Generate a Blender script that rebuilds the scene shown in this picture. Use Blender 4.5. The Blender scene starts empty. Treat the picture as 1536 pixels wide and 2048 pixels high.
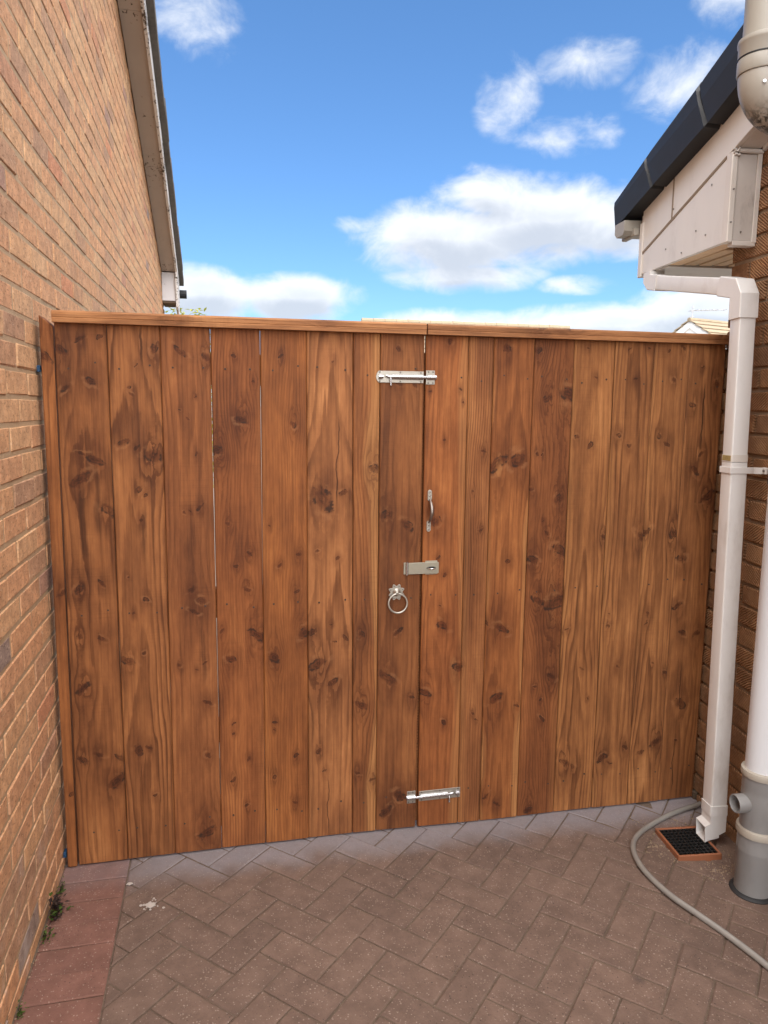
import bpy, bmesh, math, random
from mathutils import Matrix, Vector
R = math.radians
rng = random.Random(7)
scene = bpy.context.scene
COL = scene.collection

# ------------------------------------------------------------------ camera
cam_data = bpy.data.cameras.new('camera')
cam = bpy.data.objects.new('camera', cam_data)
COL.objects.link(cam)
CAM = Vector((0.5399, -2.4560, 1.5512))
AX_R = Vector((0.97581, -0.21836, 0.01085))
AX_U = Vector((0.02057, 0.14108, 0.98978))
AX_F = Vector((0.21766, 0.96561, -0.14216))
FPX = 1468.5 / 2048.0
cam.matrix_world = Matrix(((AX_R.x, AX_U.x, -AX_F.x, CAM.x), (AX_R.y, AX_U.y, -AX_F.y, CAM.y),
                           (AX_R.z, AX_U.z, -AX_F.z, CAM.z), (0, 0, 0, 1)))
cam_data.sensor_fit = 'AUTO'
cam_data.sensor_width = 36.0
cam_data.lens = 36.0 * FPX
cam_data.clip_start = 0.02
cam_data.clip_end = 3000.0
scene.camera = cam

def to_px(v):
    """place of a world point in the picture (1536 x 2048), or None when behind"""
    d = Vector(v) - CAM
    z = d.dot(AX_F)
    if z < 0.05: return None
    return (768 + 1468.5 * d.dot(AX_R) / z, 1024 - 1468.5 * d.dot(AX_U) / z)

# ------------------------------------------------------------------ node helper
class NT:
    def __init__(s, tree): s.t = tree
    def n(s, typ, **kw):
        nd = s.t.nodes.new(typ)
        for k, v in kw.items(): setattr(nd, k, v)
        return nd
    def put(s, sock, v):
        if v is None: return
        if isinstance(v, bpy.types.NodeSocket): s.t.links.new(v, sock)
        else:
            if isinstance(v, (tuple, list)) and len(v) == 3 and sock.type == 'RGBA': v = (*v, 1.0)
            sock.default_value = v
    def m(s, op, a, b=None, c=None, clamp=False):
        nd = s.n('ShaderNodeMath', operation=op, use_clamp=clamp)
        s.put(nd.inputs[0], a); s.put(nd.inputs[1], b); s.put(nd.inputs[2], c)
        return nd.outputs[0]
    def vm(s, op, a, b=None, out=0):
        nd = s.n('ShaderNodeVectorMath', operation=op)
        s.put(nd.inputs[0], a); s.put(nd.inputs[1], b)
        return nd.outputs[out]
    def sep(s, v):
        nd = s.n('ShaderNodeSeparateXYZ'); s.put(nd.inputs[0], v); return nd.outputs
    def comb(s, x, y, z):
        nd = s.n('ShaderNodeCombineXYZ')
        for i, v in enumerate((x, y, z)): s.put(nd.inputs[i], v)
        return nd.outputs[0]
    def noise(s, vec, scale=1.0, detail=3.0, rough=0.55, dist=0.0, col=False):
        nd = s.n('ShaderNodeTexNoise')
        s.put(nd.inputs['Vector'], vec); s.put(nd.inputs['Scale'], scale); s.put(nd.inputs['Detail'], detail)
        s.put(nd.inputs['Roughness'], rough); s.put(nd.inputs['Distortion'], dist)
        return nd.outputs['Color'] if col else nd.outputs['Fac']
    def vor(s, vec, scale, feature='F1', out='Distance'):
        nd = s.n('ShaderNodeTexVoronoi', feature=feature)
        s.put(nd.inputs['Vector'], vec); s.put(nd.inputs['Scale'], scale)
        return nd.outputs[out]
    def ramp(s, fac, stops, interp='LINEAR'):
        nd = s.n('ShaderNodeValToRGB'); cr = nd.color_ramp; cr.interpolation = interp
        while len(cr.elements) < len(stops): cr.elements.new(0.5)
        for e, (p, c) in zip(cr.elements, stops):
            e.position = p
            e.color = (c, c, c, 1) if isinstance(c, (int, float)) else (*c, 1)
        s.put(nd.inputs[0], fac)
        return nd.outputs[0]
    def mix(s, fac, a, b, blend='MIX'):
        nd = s.n('ShaderNodeMix', data_type='RGBA', blend_type=blend)
        s.put(nd.inputs[0], fac); s.put(nd.inputs[6], a); s.put(nd.inputs[7], b)
        return nd.outputs[2]
    def ss(s, v, lo, hi, a=0.0, b=1.0):
        nd = s.n('ShaderNodeMapRange', interpolation_type='SMOOTHSTEP')
        for i, x in enumerate((v, lo, hi, a, b)): s.put(nd.inputs[i], x)
        return nd.outputs[0]
    def bump(s, h, strength=0.5, dist=0.002, normal=None):
        nd = s.n('ShaderNodeBump'); s.put(nd.inputs['Strength'], strength); s.put(nd.inputs['Distance'], dist)
        s.put(nd.inputs['Height'], h); s.put(nd.inputs['Normal'], normal)
        return nd.outputs[0]
    def coord(s, which='Object'): return s.n('ShaderNodeTexCoord').outputs[which]
    def pos(s): return s.n('ShaderNodeNewGeometry').outputs['Position']

def new_mat(name):
    m = bpy.data.materials.new(name); m.use_nodes = True
    t = NT(m.node_tree)
    b = m.node_tree.nodes['Principled BSDF']
    return m, t, b
def setb(t, b, color=None, rough=None, metal=None, normal=None, spec=None):
    t.put(b.inputs['Base Color'], color); t.put(b.inputs['Roughness'], rough); t.put(b.inputs['Metallic'], metal)
    t.put(b.inputs['Normal'], normal); t.put(b.inputs['Specular IOR Level'], spec)

# ------------------------------------------------------------------ sky, sun, exposure
SUN_EL, SUN_AZ = R(54), R(178)          # azimuth clockwise from +Y: behind the camera
world = bpy.data.worlds.new('World'); scene.world = world; world.use_nodes = True
wt = NT(world.node_tree)
bg = world.node_tree.nodes['Background']
sky = wt.n('ShaderNodeTexSky', sky_type='NISHITA', sun_disc=False)
sky.sun_elevation = SUN_EL; sky.sun_rotation = SUN_AZ
sky.air_density = 1.0; sky.dust_density = 0.25; sky.ozone_density = 2.2
wdir = wt.vm('NORMALIZE', wt.coord('Generated'))
wx, wy, wz = wt.sep(wdir)
w_az = wt.m('DEGREES', wt.m('ARCTAN2', wx, wy)); w_el = wt.m('DEGREES', wt.m('ARCSINE', wz))
# cumulus heaps and wisps: azimuth, elevation, half width, half height (degrees), weight
CLOUDS = [(18.0, 12.2, 7.0, 2.4, 1.0), (24.5, 13.2, 6.5, 2.5, 1.0), (20.5, 15.0, 4.2, 1.9, .80), (29.5, 12.6, 4.4, 2.0, .80), (11.2, 13.1, 3.4, .9, .46),
          (18.5, 9.7, 5.6, 1.3, .66), (27.0, 8.9, 3.4, .8, .46), (-1.0, 7.9, 4.2, 1.8, 1.0), (6.0, 7.9, 4.2, 1.6, 1.05), (29, 5.9, 8.0, 1.5, .90), (36, 6.6, 5.5, 2.0, .95),
          (17, 6.4, 5.5, 1.0, .66), (48, 7.5, 6.0, 2.5, 1.0), (21.4, 21.2, 2.9, 3.2, .41), (26.8, 22.8, 4.6, 1.9, .42), (25.6, 18.7, 4.6, 1.7, .40), (33.0, 21.2, 4.6, 2.8, .36),
          (-1.0, 24.8, 4.0, 3.0, .37), (37, 25.5, 4, 2.4, .42)]
acc = None; under = None
for a_, e_, sa, se, w_ in CLOUDS:
    nd = wt.n('ShaderNodeVectorMath', operation='MULTIPLY_ADD')
    wt.put(nd.inputs[0], wt.comb(w_az, w_el, 0) if acc is None else azel); nd.inputs[1].default_value = (1 / sa, 1 / se, 0); nd.inputs[2].default_value = (-a_ / sa, -e_ / se, 0)
    if acc is None: azel = nd.inputs[0].links[0].from_socket
    v = wt.m('MULTIPLY', wt.m('POWER', math.exp(-1), wt.vm('DOT_PRODUCT', nd.outputs[0], nd.outputs[0], out=1)), w_)
    acc = v if acc is None else wt.m('MAXIMUM', acc, v)
    if w_ > .6:                        # flat grey base of a heap
        bs_ = wt.m('MULTIPLY', v, wt.m('MULTIPLY_ADD', wt.sep(nd.outputs[0])[1], -.75, .30))
        under = bs_ if under is None else wt.m('MAXIMUM', under, bs_)
# the same kind of broken cumulus over the rest of the sky
out = wt.m('MAXIMUM', wt.ss(wt.m('ABSOLUTE', wt.m('SUBTRACT', w_az, 13.0)), 30, 42), wt.ss(w_el, 27, 33))
gen = wt.ss(wt.noise(wt.vm('MULTIPLY', wdir, (1, 1, 1.6)), 3.1, 2, .5), .47, .66)
acc = wt.m('MAXIMUM', acc, wt.m('MULTIPLY', wt.m('MULTIPLY', gen, .95), out))
cvec = wt.vm('MULTIPLY', wdir, (1, 1, 1.45))
n1 = wt.noise(cvec, 15.0, 8, .58, .35)
n1u = wt.noise(wt.vm('ADD', cvec, (-.010, 0, .022)), 15.0, 4, .58, .35)
f_ = wt.m('ADD', acc, wt.m('MULTIPLY', wt.m('SUBTRACT', n1, .5), 1.05))
f_ = wt.m('MULTIPLY', f_, wt.ss(acc, .03, .25))
cmask = wt.ss(f_, .13, .66)
# heaps are greyer where cloud lies above them
fu = wt.m('ADD', acc, wt.m('MULTIPLY', wt.m('SUBTRACT', n1u, .5), 1.25))
cshade = wt.m('MAXIMUM', wt.m('MULTIPLY', wt.ss(fu, .55, 1.20), .55), wt.ss(wt.m('ADD', under, wt.m('MULTIPLY', wt.m('SUBTRACT', n1u, .5), .55)), .10, .52))
SKY_STR = 0.057
ccol = wt.mix(cshade, (8.9, 9.1, 9.3), (5.6, 6.0, 6.7))
skyc = wt.mix(1.0, wt.mix(1.0, sky.outputs[0], (0.76, 1.06, 1.42), 'MULTIPLY'), (.15, .45, .75), 'ADD')
wt.put(bg.inputs[0], wt.mix(wt.m('MULTIPLY', cmask, .92), skyc, ccol))
bg.inputs[1].default_value = SKY_STR
world.cycles.sampling_method = 'MANUAL'; world.cycles.sample_map_resolution = 256

sd = bpy.data.lights.new('sun', 'SUN'); sun = bpy.data.objects.new('sun', sd); COL.objects.link(sun)
sd.energy = 5.0; sd.angle = R(110); sd.color = (1.0, 0.93, 0.84)
sdir = Vector((math.sin(SUN_AZ) * math.cos(SUN_EL), math.cos(SUN_AZ) * math.cos(SUN_EL), math.sin(SUN_EL)))
sun.rotation_euler = sdir.to_track_quat('Z', 'Y').to_euler()
sun.location = (0, -6, 9)

scene.view_settings.view_transform = 'Standard'; scene.view_settings.look = 'None'
scene.view_settings.gamma = 1.0; scene.view_settings.use_curve_mapping = False
scene.view_settings.exposure = 1.15
scene.cycles.max_bounces = 5; scene.cycles.diffuse_bounces = 3; scene.cycles.glossy_bounces = 2
scene.cycles.adaptive_threshold = 0.02
scene.cycles.use_denoising = True

# ------------------------------------------------------------------ object helpers
def tag(o, label=None, cat=None, group=None, kind=None):
    if label: o['label'] = label
    if cat: o['category'] = cat
    if group: o['group'] = group
    if kind: o['kind'] = kind
    return o
def thing(name, label, cat, loc=(0, 0, 0), rotz=0.0, group=None):
    o = bpy.data.objects.new(name, None); COL.objects.link(o)
    o.location = loc; o.rotation_euler = (0, 0, rotz); o.empty_display_size = .1
    return tag(o, label, cat, group)
def wmat(o):
    m = Matrix.LocRotScale(o.location, o.rotation_euler, o.scale)
    return wmat(o.parent) @ o.matrix_parent_inverse @ m if o.parent else m
def adopt(o, parent, world_coords=True):
    """make o a part of parent; its coordinates are world ones, or the parent's own"""
    o.parent = parent
    if world_coords: o.matrix_parent_inverse = wmat(parent).inverted()
    return o
def link(name, me, mat=None, parent=None, wc=True, loc=None):
    o = bpy.data.objects.new(name, me); COL.objects.link(o)
    if mat and not me.materials: me.materials.append(mat)
    if loc is not None: o.location = loc
    if parent: adopt(o, parent, wc)
    return o
class MB:
    def __init__(s): s.bm = bmesh.new()
    def box(s, x0, x1, y0, y1, z0, z1, bev=0.0, seg=1, mtx=None):
        g = bmesh.ops.create_cube(s.bm, size=1.0)
        vs = g['verts']
        for v in vs:
            v.co = Vector((x0 + (v.co.x + .5) * (x1 - x0), y0 + (v.co.y + .5) * (y1 - y0), z0 + (v.co.z + .5) * (z1 - z0)))
        if mtx is not None: bmesh.ops.transform(s.bm, matrix=mtx, verts=vs)
        if bev:
            es = list({e for v in vs for e in v.link_edges})
            bmesh.ops.bevel(s.bm, geom=es, offset=bev, segments=seg, affect='EDGES', profile=.5, clamp_overlap=True)
        return s
    def prism(s, pts, axis, a, b, bev=0.0, seg=1):
        """extrude a polygon; axis 0: pts are (y, z) from x=a to b, 1: (x, z), 2: (x, y)"""
        def p3(p, t): return (t, p[0], p[1]) if axis == 0 else (p[0], t, p[1]) if axis == 1 else (p[0], p[1], t)
        v0 = [s.bm.verts.new(p3(p, a)) for p in pts]; v1 = [s.bm.verts.new(p3(p, b)) for p in pts]
        fs = [s.bm.faces.new(v0), s.bm.faces.new(list(reversed(v1)))]
        n = len(pts)
        for i in range(n): fs.append(s.bm.faces.new((v0[i], v1[i], v1[(i + 1) % n], v0[(i + 1) % n])))
        bmesh.ops.recalc_face_normals(s.bm, faces=fs)
        if bev:
            es = list({e for f in fs for e in f.edges})
            bmesh.ops.bevel(s.bm, geom=es, offset=bev, segments=seg, affect='EDGES', profile=.5, clamp_overlap=True)
        return s
    def loops(s, rings, close=False, caps=True):
        """skin a list of equal rings of points"""
        vr = [[s.bm.verts.new(p) for p in r] for r in rings]
        n = len(vr[0]); fs = []
        m = len(vr) if close else len(vr) - 1
        for i in range(m):
            a, b = vr[i], vr[(i + 1) % len(vr)]
            for j in range(n): fs.append(s.bm.faces.new((a[j], a[(j + 1) % n], b[(j + 1) % n], b[j])))
        if caps and not close:
            fs.append(s.bm.faces.new(list(reversed(vr[0])))); fs.append(s.bm.faces.new(vr[-1]))
        bmesh.ops.recalc_face_normals(s.bm, faces=fs)
        return s
    def tube(s, path, r, seg=16, caps=True, square=None):
        """sweep a circle (r number or list) or a rounded square (half size, corner) along a path"""
        path = [Vector(p) for p in path]; rings = []
        up = None
        for i, p in enumerate(path):
            d = (path[min(i + 1, len(path) - 1)] - path[max(i - 1, 0)]).normalized()
            if up is None:
                up = Vector((0, 1, 0)) if abs(d.y) < .9 else Vector((0, 0, 1))
            a = (up - d * up.dot(d)).normalized(); b = d.cross(a); up = a
            ri = r[i] if isinstance(r, (list, tuple)) else r
            if square:
                h, c = square; pts = []
                for (sx, sy, a0) in ((1, 1, 0), (-1, 1, 90), (-1, -1, 180), (1, -1, 270)):
                    for k in range(4):
                        t = R(a0 + 30 * k); pts.append((sx * (h - c) + c * math.cos(t), sy * (h - c) + c * math.sin(t)))
                k = 1.0
                if 0 < i < len(path) - 1:
                    d1 = (path[i] - path[i - 1]).normalized(); d2 = (path[i + 1] - path[i]).normalized()
                    k = 1 / max(.6, math.cos(d1.angle(d2) / 2))
                rings.append([p + a * u + b * v * 1.0 for u, v in pts])
            else:
                rings.append([p + (a * math.cos(2 * math.pi * k / seg) + b * math.sin(2 * math.pi * k / seg)) * ri for k in range(seg)])
        return s.loops(rings, caps=caps)
    def lathe(s, prof, centre=(0, 0, 0), axis=(0, 0, 1), seg=32, close=True):
        """profile of (radius, height) about an axis"""
        axis = Vector(axis).normalized(); c = Vector(centre)
        a = axis.orthogonal().normalized(); b = axis.cross(a)
        rings = [[c + axis * h + (a * math.cos(2 * math.pi * k / seg) + b * math.sin(2 * math.pi * k / seg)) * r for k in range(seg)] for r, h in prof]
        return s.loops(rings, caps=close)
    def mesh(s, name, smooth=False):
        me = bpy.data.meshes.new(name); s.bm.to_mesh(me); s.bm.free()
        if smooth:
            for p in me.polygons: p.use_smooth = True
            try: me.set_sharp_from_angle(angle=R(38))
            except Exception: pass
        return me
    def build(s, name, mat, parent=None, wc=True, smooth=False, loc=None, mtx=None):
        if mtx is not None: bmesh.ops.transform(s.bm, matrix=mtx, verts=s.bm.verts[:])
        return link(name, s.mesh(name, smooth), mat, parent, wc, loc)

# ------------------------------------------------------------------ materials
def brick_mat(name, stops, speck, comb=False, pale=0.0):
    """stops: colours picked by the brick's own number (object colour red + attribute rnd)"""
    m, t, b = new_mat(name)
    oc = t.sep(t.n('ShaderNodeObjectInfo').outputs['Color'])[0]
    at = t.n('ShaderNodeAttribute', attribute_name='rnd').outputs['Fac']
    rnd = t.m('ADD', oc, at)
    base = t.ramp(rnd, stops)
    P = t.pos()
    big = t.noise(P, 2.2, 3, .6); mid = t.noise(t.vm('ADD', P, t.comb(rnd, t.m('MULTIPLY', rnd, 37.0), 0)), 26, 4, .65)
    Pd = t.vm('MULTIPLY', P, (1, .42, 1))     # drag marks run along the brick
    fine = t.noise(Pd, 125, 4, .80); grit = t.noise(t.vm('ADD', Pd, (3.3, 1.7, .9)), 110, 4, .78)
    c = t.mix(t.ss(mid, .30, .75), t.mix(1, base, (.78, .74, .70), 'MULTIPLY'), t.mix(1, base, (1.18, 1.14, 1.08), 'MULTIPLY'))
    c = t.mix(t.m('MULTIPLY', t.ss(fine, .53, .66), speck), c, t.mix(1, c, (.36, .31, .27), 'MULTIPLY'))
    c = t.mix(t.m('MULTIPLY', t.ss(grit, .56, .72), speck * .8), c, (.78, .60, .43))
    c = t.mix(t.m('MULTIPLY', t.ss(big, .5, .75), .18), c, (.30, .20, .14))
    if pale:
        z = t.sep(P)[2]
        pm = t.m('MULTIPLY', t.ss(t.noise(P, 7, 4, .6), .52, .72), t.ss(z, .75, .05))
        c = t.mix(t.m('MULTIPLY', pm, pale), c, (.52, .45, .40))
    h = t.m('ADD', t.m('MULTIPLY', fine, .5), t.m('ADD', t.m('MULTIPLY', mid, .8), t.m('MULTIPLY', grit, .7)))
    nrm = None
    if comb:
        px, py, pz = t.sep(t.coord('Object'))
        off = t.m('MULTIPLY', rnd, 91.0)
        wob = t.m('MULTIPLY', t.noise(P, 30, 2, .5), 6.0)
        sgn = t.m('SUBTRACT', t.m('MULTIPLY', t.m('GREATER_THAN', t.m('FRACT', t.m('MULTIPLY', rnd, 13.7)), .22), 2.0), 1.0)
        ph = t.m('ADD', t.m('ADD', t.m('MULTIPLY', t.m('MULTIPLY', py, sgn), 420.0), t.m('MULTIPLY', pz, 600.0)), t.m('ADD', off, wob))
        s = t.m('SINE', ph); s = t.m('MULTIPLY', t.m('ADD', s, 1.0), .5)
        amp = t.ss(t.noise(P, 24, 2, .5), .12, .42)
        s = t.m('MULTIPLY', s, amp)
        c = t.mix(t.m('MULTIPLY', s, .62), c, t.mix(1, c, (.34, .30, .27), 'MULTIPLY'))
        h = t.m('SUBTRACT', h, t.m('MULTIPLY', s, 2.6))
    nrm = t.bump(h, .9, .0016)
    setb(t, b, c, .92, 0, nrm, .25)
    return m
M = {}
M['buff_brick'] = brick_mat('buff_brick', [(0, (.61, .375, .212)), (.22, (.605, .358, .198)), (.45, (.59, .325, .176)), (.66, (.585, .325, .182)), (.84, (.54, .31, .178)),
                                            (.94, (.44, .27, .175)), (.978, (.60, .27, .145)), (.997, (.30, .23, .20))], .80, pale=.5)
M['rustic_brick'] = brick_mat('rustic_brick', [(0, (.40, .225, .120)), (.35, (.43, .228, .115)), (.65, (.46, .265, .142)), (1, (.34, .19, .108))], .35, comb=True)

def mortar_mat(name, col):
    m, t, b = new_mat(name); P = t.pos()
    n = t.noise(P, 60, 5, .7); f = t.noise(P, 420, 2, .6); g = t.noise(P, 5, 3, .6)
    c = t.mix(n, tuple(x * .72 for x in col), tuple(x * 1.2 for x in col))
    c = t.mix(t.m('MULTIPLY', t.ss(g, .5, .7), .4), c, tuple(x * .55 for x in col))
    setb(t, b, c, .95, 0, t.bump(t.m('ADD', n, t.m('MULTIPLY', f, .5)), .9, .003), .2)
    return m
M['mortar'] = mortar_mat('mortar', (.46, .32, .195))
M['mortar_brown'] = mortar_mat('mortar_brown', (.30, .215, .145))

def paver_mat(name, a, c2, red=False):
    m, t, b = new_mat(name); P = t.pos()
    oc = t.sep(t.n('ShaderNodeObjectInfo').outputs['Color'])[0]
    at = t.n('ShaderNodeAttribute', attribute_name='rnd').outputs['Fac']
    rnd = t.m('ADD', oc, at)
    big = t.noise(P, 1.6, 3, .55); mid = t.noise(P, 16, 4, .65); fine = t.noise(P, 330, 2, .65)
    c = t.mix(t.m('ADD', t.m('MULTIPLY', rnd, .55), t.m('MULTIPLY', t.ss(big, .3, .7), .45)), a, c2)
    c = t.mix(t.ss(mid, .25, .8), t.mix(1, c, (.80, .80, .80), 'MULTIPLY'), t.mix(1, c, (1.16, 1.16, 1.16), 'MULTIPLY'))
    # aggregate: pale and dark chips
    v = t.n('ShaderNodeTexVoronoi', feature='F1'); t.put(v.inputs['Vector'], t.vm('ADD', P, t.vm('MULTIPLY', t.noise(P, 140, 2, .6, col=True), (.006, .006, .006)))); v.inputs['Scale'].default_value = 150
    vr = t.sep(v.outputs['Color'])
    chip = t.m('MULTIPLY', t.m('LESS_THAN', v.outputs['Distance'], t.m('MULTIPLY', vr[1], .36)), t.m('GREATER_THAN', vr[0], .42))
    c = t.mix(t.m('MULTIPLY', chip, .36), c, (.52, .42, .35))
    dk = t.m('MULTIPLY', t.m('LESS_THAN', v.outputs['Distance'], t.m('MULTIPLY', vr[2], .32)), t.m('LESS_THAN', vr[0], .16))
    c = t.mix(t.m('MULTIPLY', dk, .7), c, (.035, .026, .022))
    c = t.mix(t.m('MULTIPLY', t.ss(fine, .5, .75), .35), c, t.mix(1, c, (.62, .60, .58), 'MULTIPLY'))
    # dark gum and oil spots
    sp = t.vor(t.vm('ADD', P, t.vm('MULTIPLY', t.noise(P, 30, 3, .6, col=True), (.03, .03, 0))), 2.6)
    c = t.mix(t.m('MULTIPLY', t.ss(sp, .075, .02), .6), c, (.05, .042, .04))
    # reflected sky light painted as a pale grey band along the gate foot
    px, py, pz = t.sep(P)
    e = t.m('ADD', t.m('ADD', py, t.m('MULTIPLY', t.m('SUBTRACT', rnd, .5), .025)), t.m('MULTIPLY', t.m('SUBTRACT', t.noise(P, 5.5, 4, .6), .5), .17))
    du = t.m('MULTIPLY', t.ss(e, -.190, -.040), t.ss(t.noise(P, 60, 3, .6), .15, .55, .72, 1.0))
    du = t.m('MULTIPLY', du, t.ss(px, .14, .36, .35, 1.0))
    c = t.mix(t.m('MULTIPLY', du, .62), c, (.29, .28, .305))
    h = t.m('ADD', t.m('MULTIPLY', mid, .8), t.m('ADD', t.m('MULTIPLY', fine, .5), t.m('MULTIPLY', t.m('SUBTRACT', 1.0, v.outputs['Distance']), .5)))
    setb(t, b, c, .90, 0, t.bump(h, .8, .0022), .25)
    return m
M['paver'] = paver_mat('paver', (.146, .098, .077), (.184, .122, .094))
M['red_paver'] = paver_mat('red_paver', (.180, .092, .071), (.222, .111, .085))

def sand_mat():
    m, t, b = new_mat('joint_sand'); P = t.pos()
    n = t.noise(P, 30, 5, .7); f = t.noise(P, 500, 2, .7)
    c = t.mix(n, (.080, .057, .042), (.22, .16, .118)); c = t.mix(t.m('MULTIPLY', t.ss(f, .55, .75), .6), c, (.42, .33, .25))
    setb(t, b, c, .97, 0, t.bump(t.m('ADD', n, f), 1, .003), .2); return m
M['sand'] = sand_mat()
def ground_mat():
    m, t, b = new_mat('garden_ground'); P = t.pos()
    n = t.noise(P, 1.3, 5, .6); f = t.noise(P, 40, 4, .7)
    c = t.mix(t.ss(n, .35, .65), (.26, .235, .20), (.36, .325, .28)); c = t.mix(f, t.mix(1, c, (.7, .7, .7), 'MULTIPLY'), c)
    setb(t, b, c, .95, 0, t.bump(f, .8, .03), .2); return m
M['ground'] = ground_mat()

def plain(name, col, rough=.5, metal=0.0, vary=.10, scale=14, grime=0.0, grime_col=(.10, .08, .06), streak=False, bumpd=.0006, spec=.5):
    m, t, b = new_mat(name); P = t.pos()
    n = t.noise(t.vm('MULTIPLY', P, (1, 1, .18)) if streak else P, scale, 4, .6); f = t.noise(P, 260, 2, .6)
    c = t.mix(n, tuple(x * (1 - vary) for x in col), tuple(min(1, x * (1 + vary)) for x in col))
    if grime:
        g = t.m('MULTIPLY', t.ss(t.noise(t.vm('MULTIPLY', P, (1, 1, .35)), 9, 6, .68), .50, .74), grime)
        c = t.mix(g, c, grime_col)
    setb(t, b, c, t.m('ADD', rough - .06, t.m('MULTIPLY', n, .14)), metal, t.bump(t.m('ADD', n, t.m('MULTIPLY', f, .3)), .5, bumpd), spec)
    return m
M['pvc'] = plain('cream_plastic', (.73, .715, .695), .34, vary=.05, grime=.34, grime_col=(.34, .27, .22), streak=True)
M['pvc_white'] = plain('white_panel', (.68, .65, .61), .38, vary=.05, grime=.22, grime_col=(.30, .25, .21), streak=True)
M['pvc_edge'] = plain('panel_trim', (.66, .62, .57), .38, vary=.05, grime=.25, grime_col=(.28, .22, .18), streak=True)
M['dirty_panel'] = plain('dirty_panel', (.55, .51, .47), .5, vary=.06, scale=30, grime=.7, grime_col=(.13, .11, .10))
M['seam'] = plain('sealant_seam', (.23, .175, .125), .8, vary=.3, scale=60)
M['grey_pvc'] = plain('grey_plastic', (.215, .210, .205), .36, vary=.06, grime=.22, grime_col=(.10, .09, .08), streak=True)
M['beige_pvc'] = plain('weathered_grey_plastic', (.31, .285, .24), .42, vary=.07, grime=.30, grime_col=(.16, .14, .11), streak=True)
M['white_pipe'] = plain('white_pipe', (.64, .655, .675), .30, vary=.03, grime=.12, grime_col=(.35, .30, .27), streak=True)
M['seal'] = plain('rubber_seal', (.012, .012, .013), .6)
M['cream_ring'] = plain('cream_ring', (.38, .345, .29), .4, vary=.05, grime=.3, grime_col=(.25, .2, .14))
M['lichen'] = plain('dark_algae', (.035, .03, .02), .95, vary=.4, scale=120, bumpd=.003)
M['black_pvc'] = plain('black_verge', (.013, .0135, .0155), .50, vary=.12, spec=.35)
M['black_grid'] = plain('black_grid', (.008, .008, .008), .5)
M['pit'] = plain('dark_void', (.004, .004, .004), .9)
M['terracotta'] = plain('terracotta_plastic', (.27, .098, .045), .5, vary=.12, grime=.4, grime_col=(.12, .08, .06))
M['lath'] = plain('pine_lath', (.78, .55, .33), .7, vary=.22, scale=40)
M['tile_grey'] = plain('concrete_tile', (.125, .112, .10), .95, vary=.35, scale=26, bumpd=.006, grime=.6, grime_col=(.20, .185, .15))
M['far_tile'] = plain('sandy_tile', (.31, .24, .16), .9, vary=.22, scale=6, bumpd=.01)
M['far_white'] = plain('far_white', (.80, .78, .74), .7, vary=.04)
M['far_brick'] = plain('far_brick', (.42, .26, .16), .9, vary=.15)
M['aerial'] = plain('aerial_metal', (.42, .42, .43), .5, metal=.3)
M['blue'] = plain('blue_packer', (.015, .07, .16), .5)
M['gum'] = plain('white_splat', (.46, .41, .37), .8, vary=.2, scale=60)
def metal_mat(name, col, rough):
    m, t, b = new_mat(name); P = t.pos()
    n = t.noise(P, 90, 4, .65); v = t.noise(P, 700, 2, .6)
    c = t.mix(n, tuple(x * .82 for x in col), col)
    setb(t, b, c, t.m('ADD', rough, t.m('MULTIPLY', n, .16)), .92, t.bump(v, .25, .0004))
    return m
M['zinc'] = metal_mat('zinc_plate', (.50, .475, .42), .38)
M['zinc_bright'] = metal_mat('bright_zinc', (.62, .63, .65), .14)
M['zinc_warm'] = metal_mat('passivated_zinc', (.48, .455, .37), .40)
M['steel_dark'] = metal_mat('dark_steel', (.36, .32, .29), .38)
M['screw'] = metal_mat('screw_steel', (.28, .26, .24), .45)
M['nail'] = plain('nail_head', (.055, .030, .018), .7, vary=.3, scale=300)
def glass_hose():
    m, t, b = new_mat('hose_plastic'); P = t.pos()
    n = t.noise(P, 22, 3, .6)
    c = t.mix(n, (.20, .19, .175), (.30, .28, .25))
    setb(t, b, c, .26, 0, None, .6); b.inputs['Coat Weight'].default_value = .4; b.inputs['Coat Roughness'].default_value = .15
    return m
M['hose'] = glass_hose()
def peel_mat(name, paint, under, amt, scale=38):
    """flaking paint over bare weathered board"""
    m, t, b = new_mat(name); P = t.pos()
    n = t.noise(t.vm('MULTIPLY', P, (1, .55, 1)), scale, 6, .68, .3); g = t.noise(P, 4.5, 4, .6); fl = t.noise(P, 3.0, 2, .5)
    k = t.ss(t.m('ADD', n, t.m('MULTIPLY', t.m('SUBTRACT', fl, .5), .55)), amt, amt + .035)
    c = t.mix(g, tuple(x * .84 for x in paint), paint)
    c = t.mix(k, c, t.mix(t.noise(P, 70, 3, .6), under, tuple(x * .4 for x in under)))
    setb(t, b, c, .75, 0, t.bump(t.m('SUBTRACT', 1.0, k), .9, .003), .3)
    return m
M['soffit_paint'] = peel_mat('shaded_soffit_paint', (.46, .39, .335), (.10, .07, .045), .665)  # brownish-white paint, with the shade under the verge put into its colour
M['barge_paint'] = peel_mat('flaking_white_paint', (.72, .68, .64), (.14, .10, .07), .565, 60)
M['white_board'] = peel_mat('white_board_paint', (.66, .65, .66), (.22, .19, .17), .70)

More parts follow.
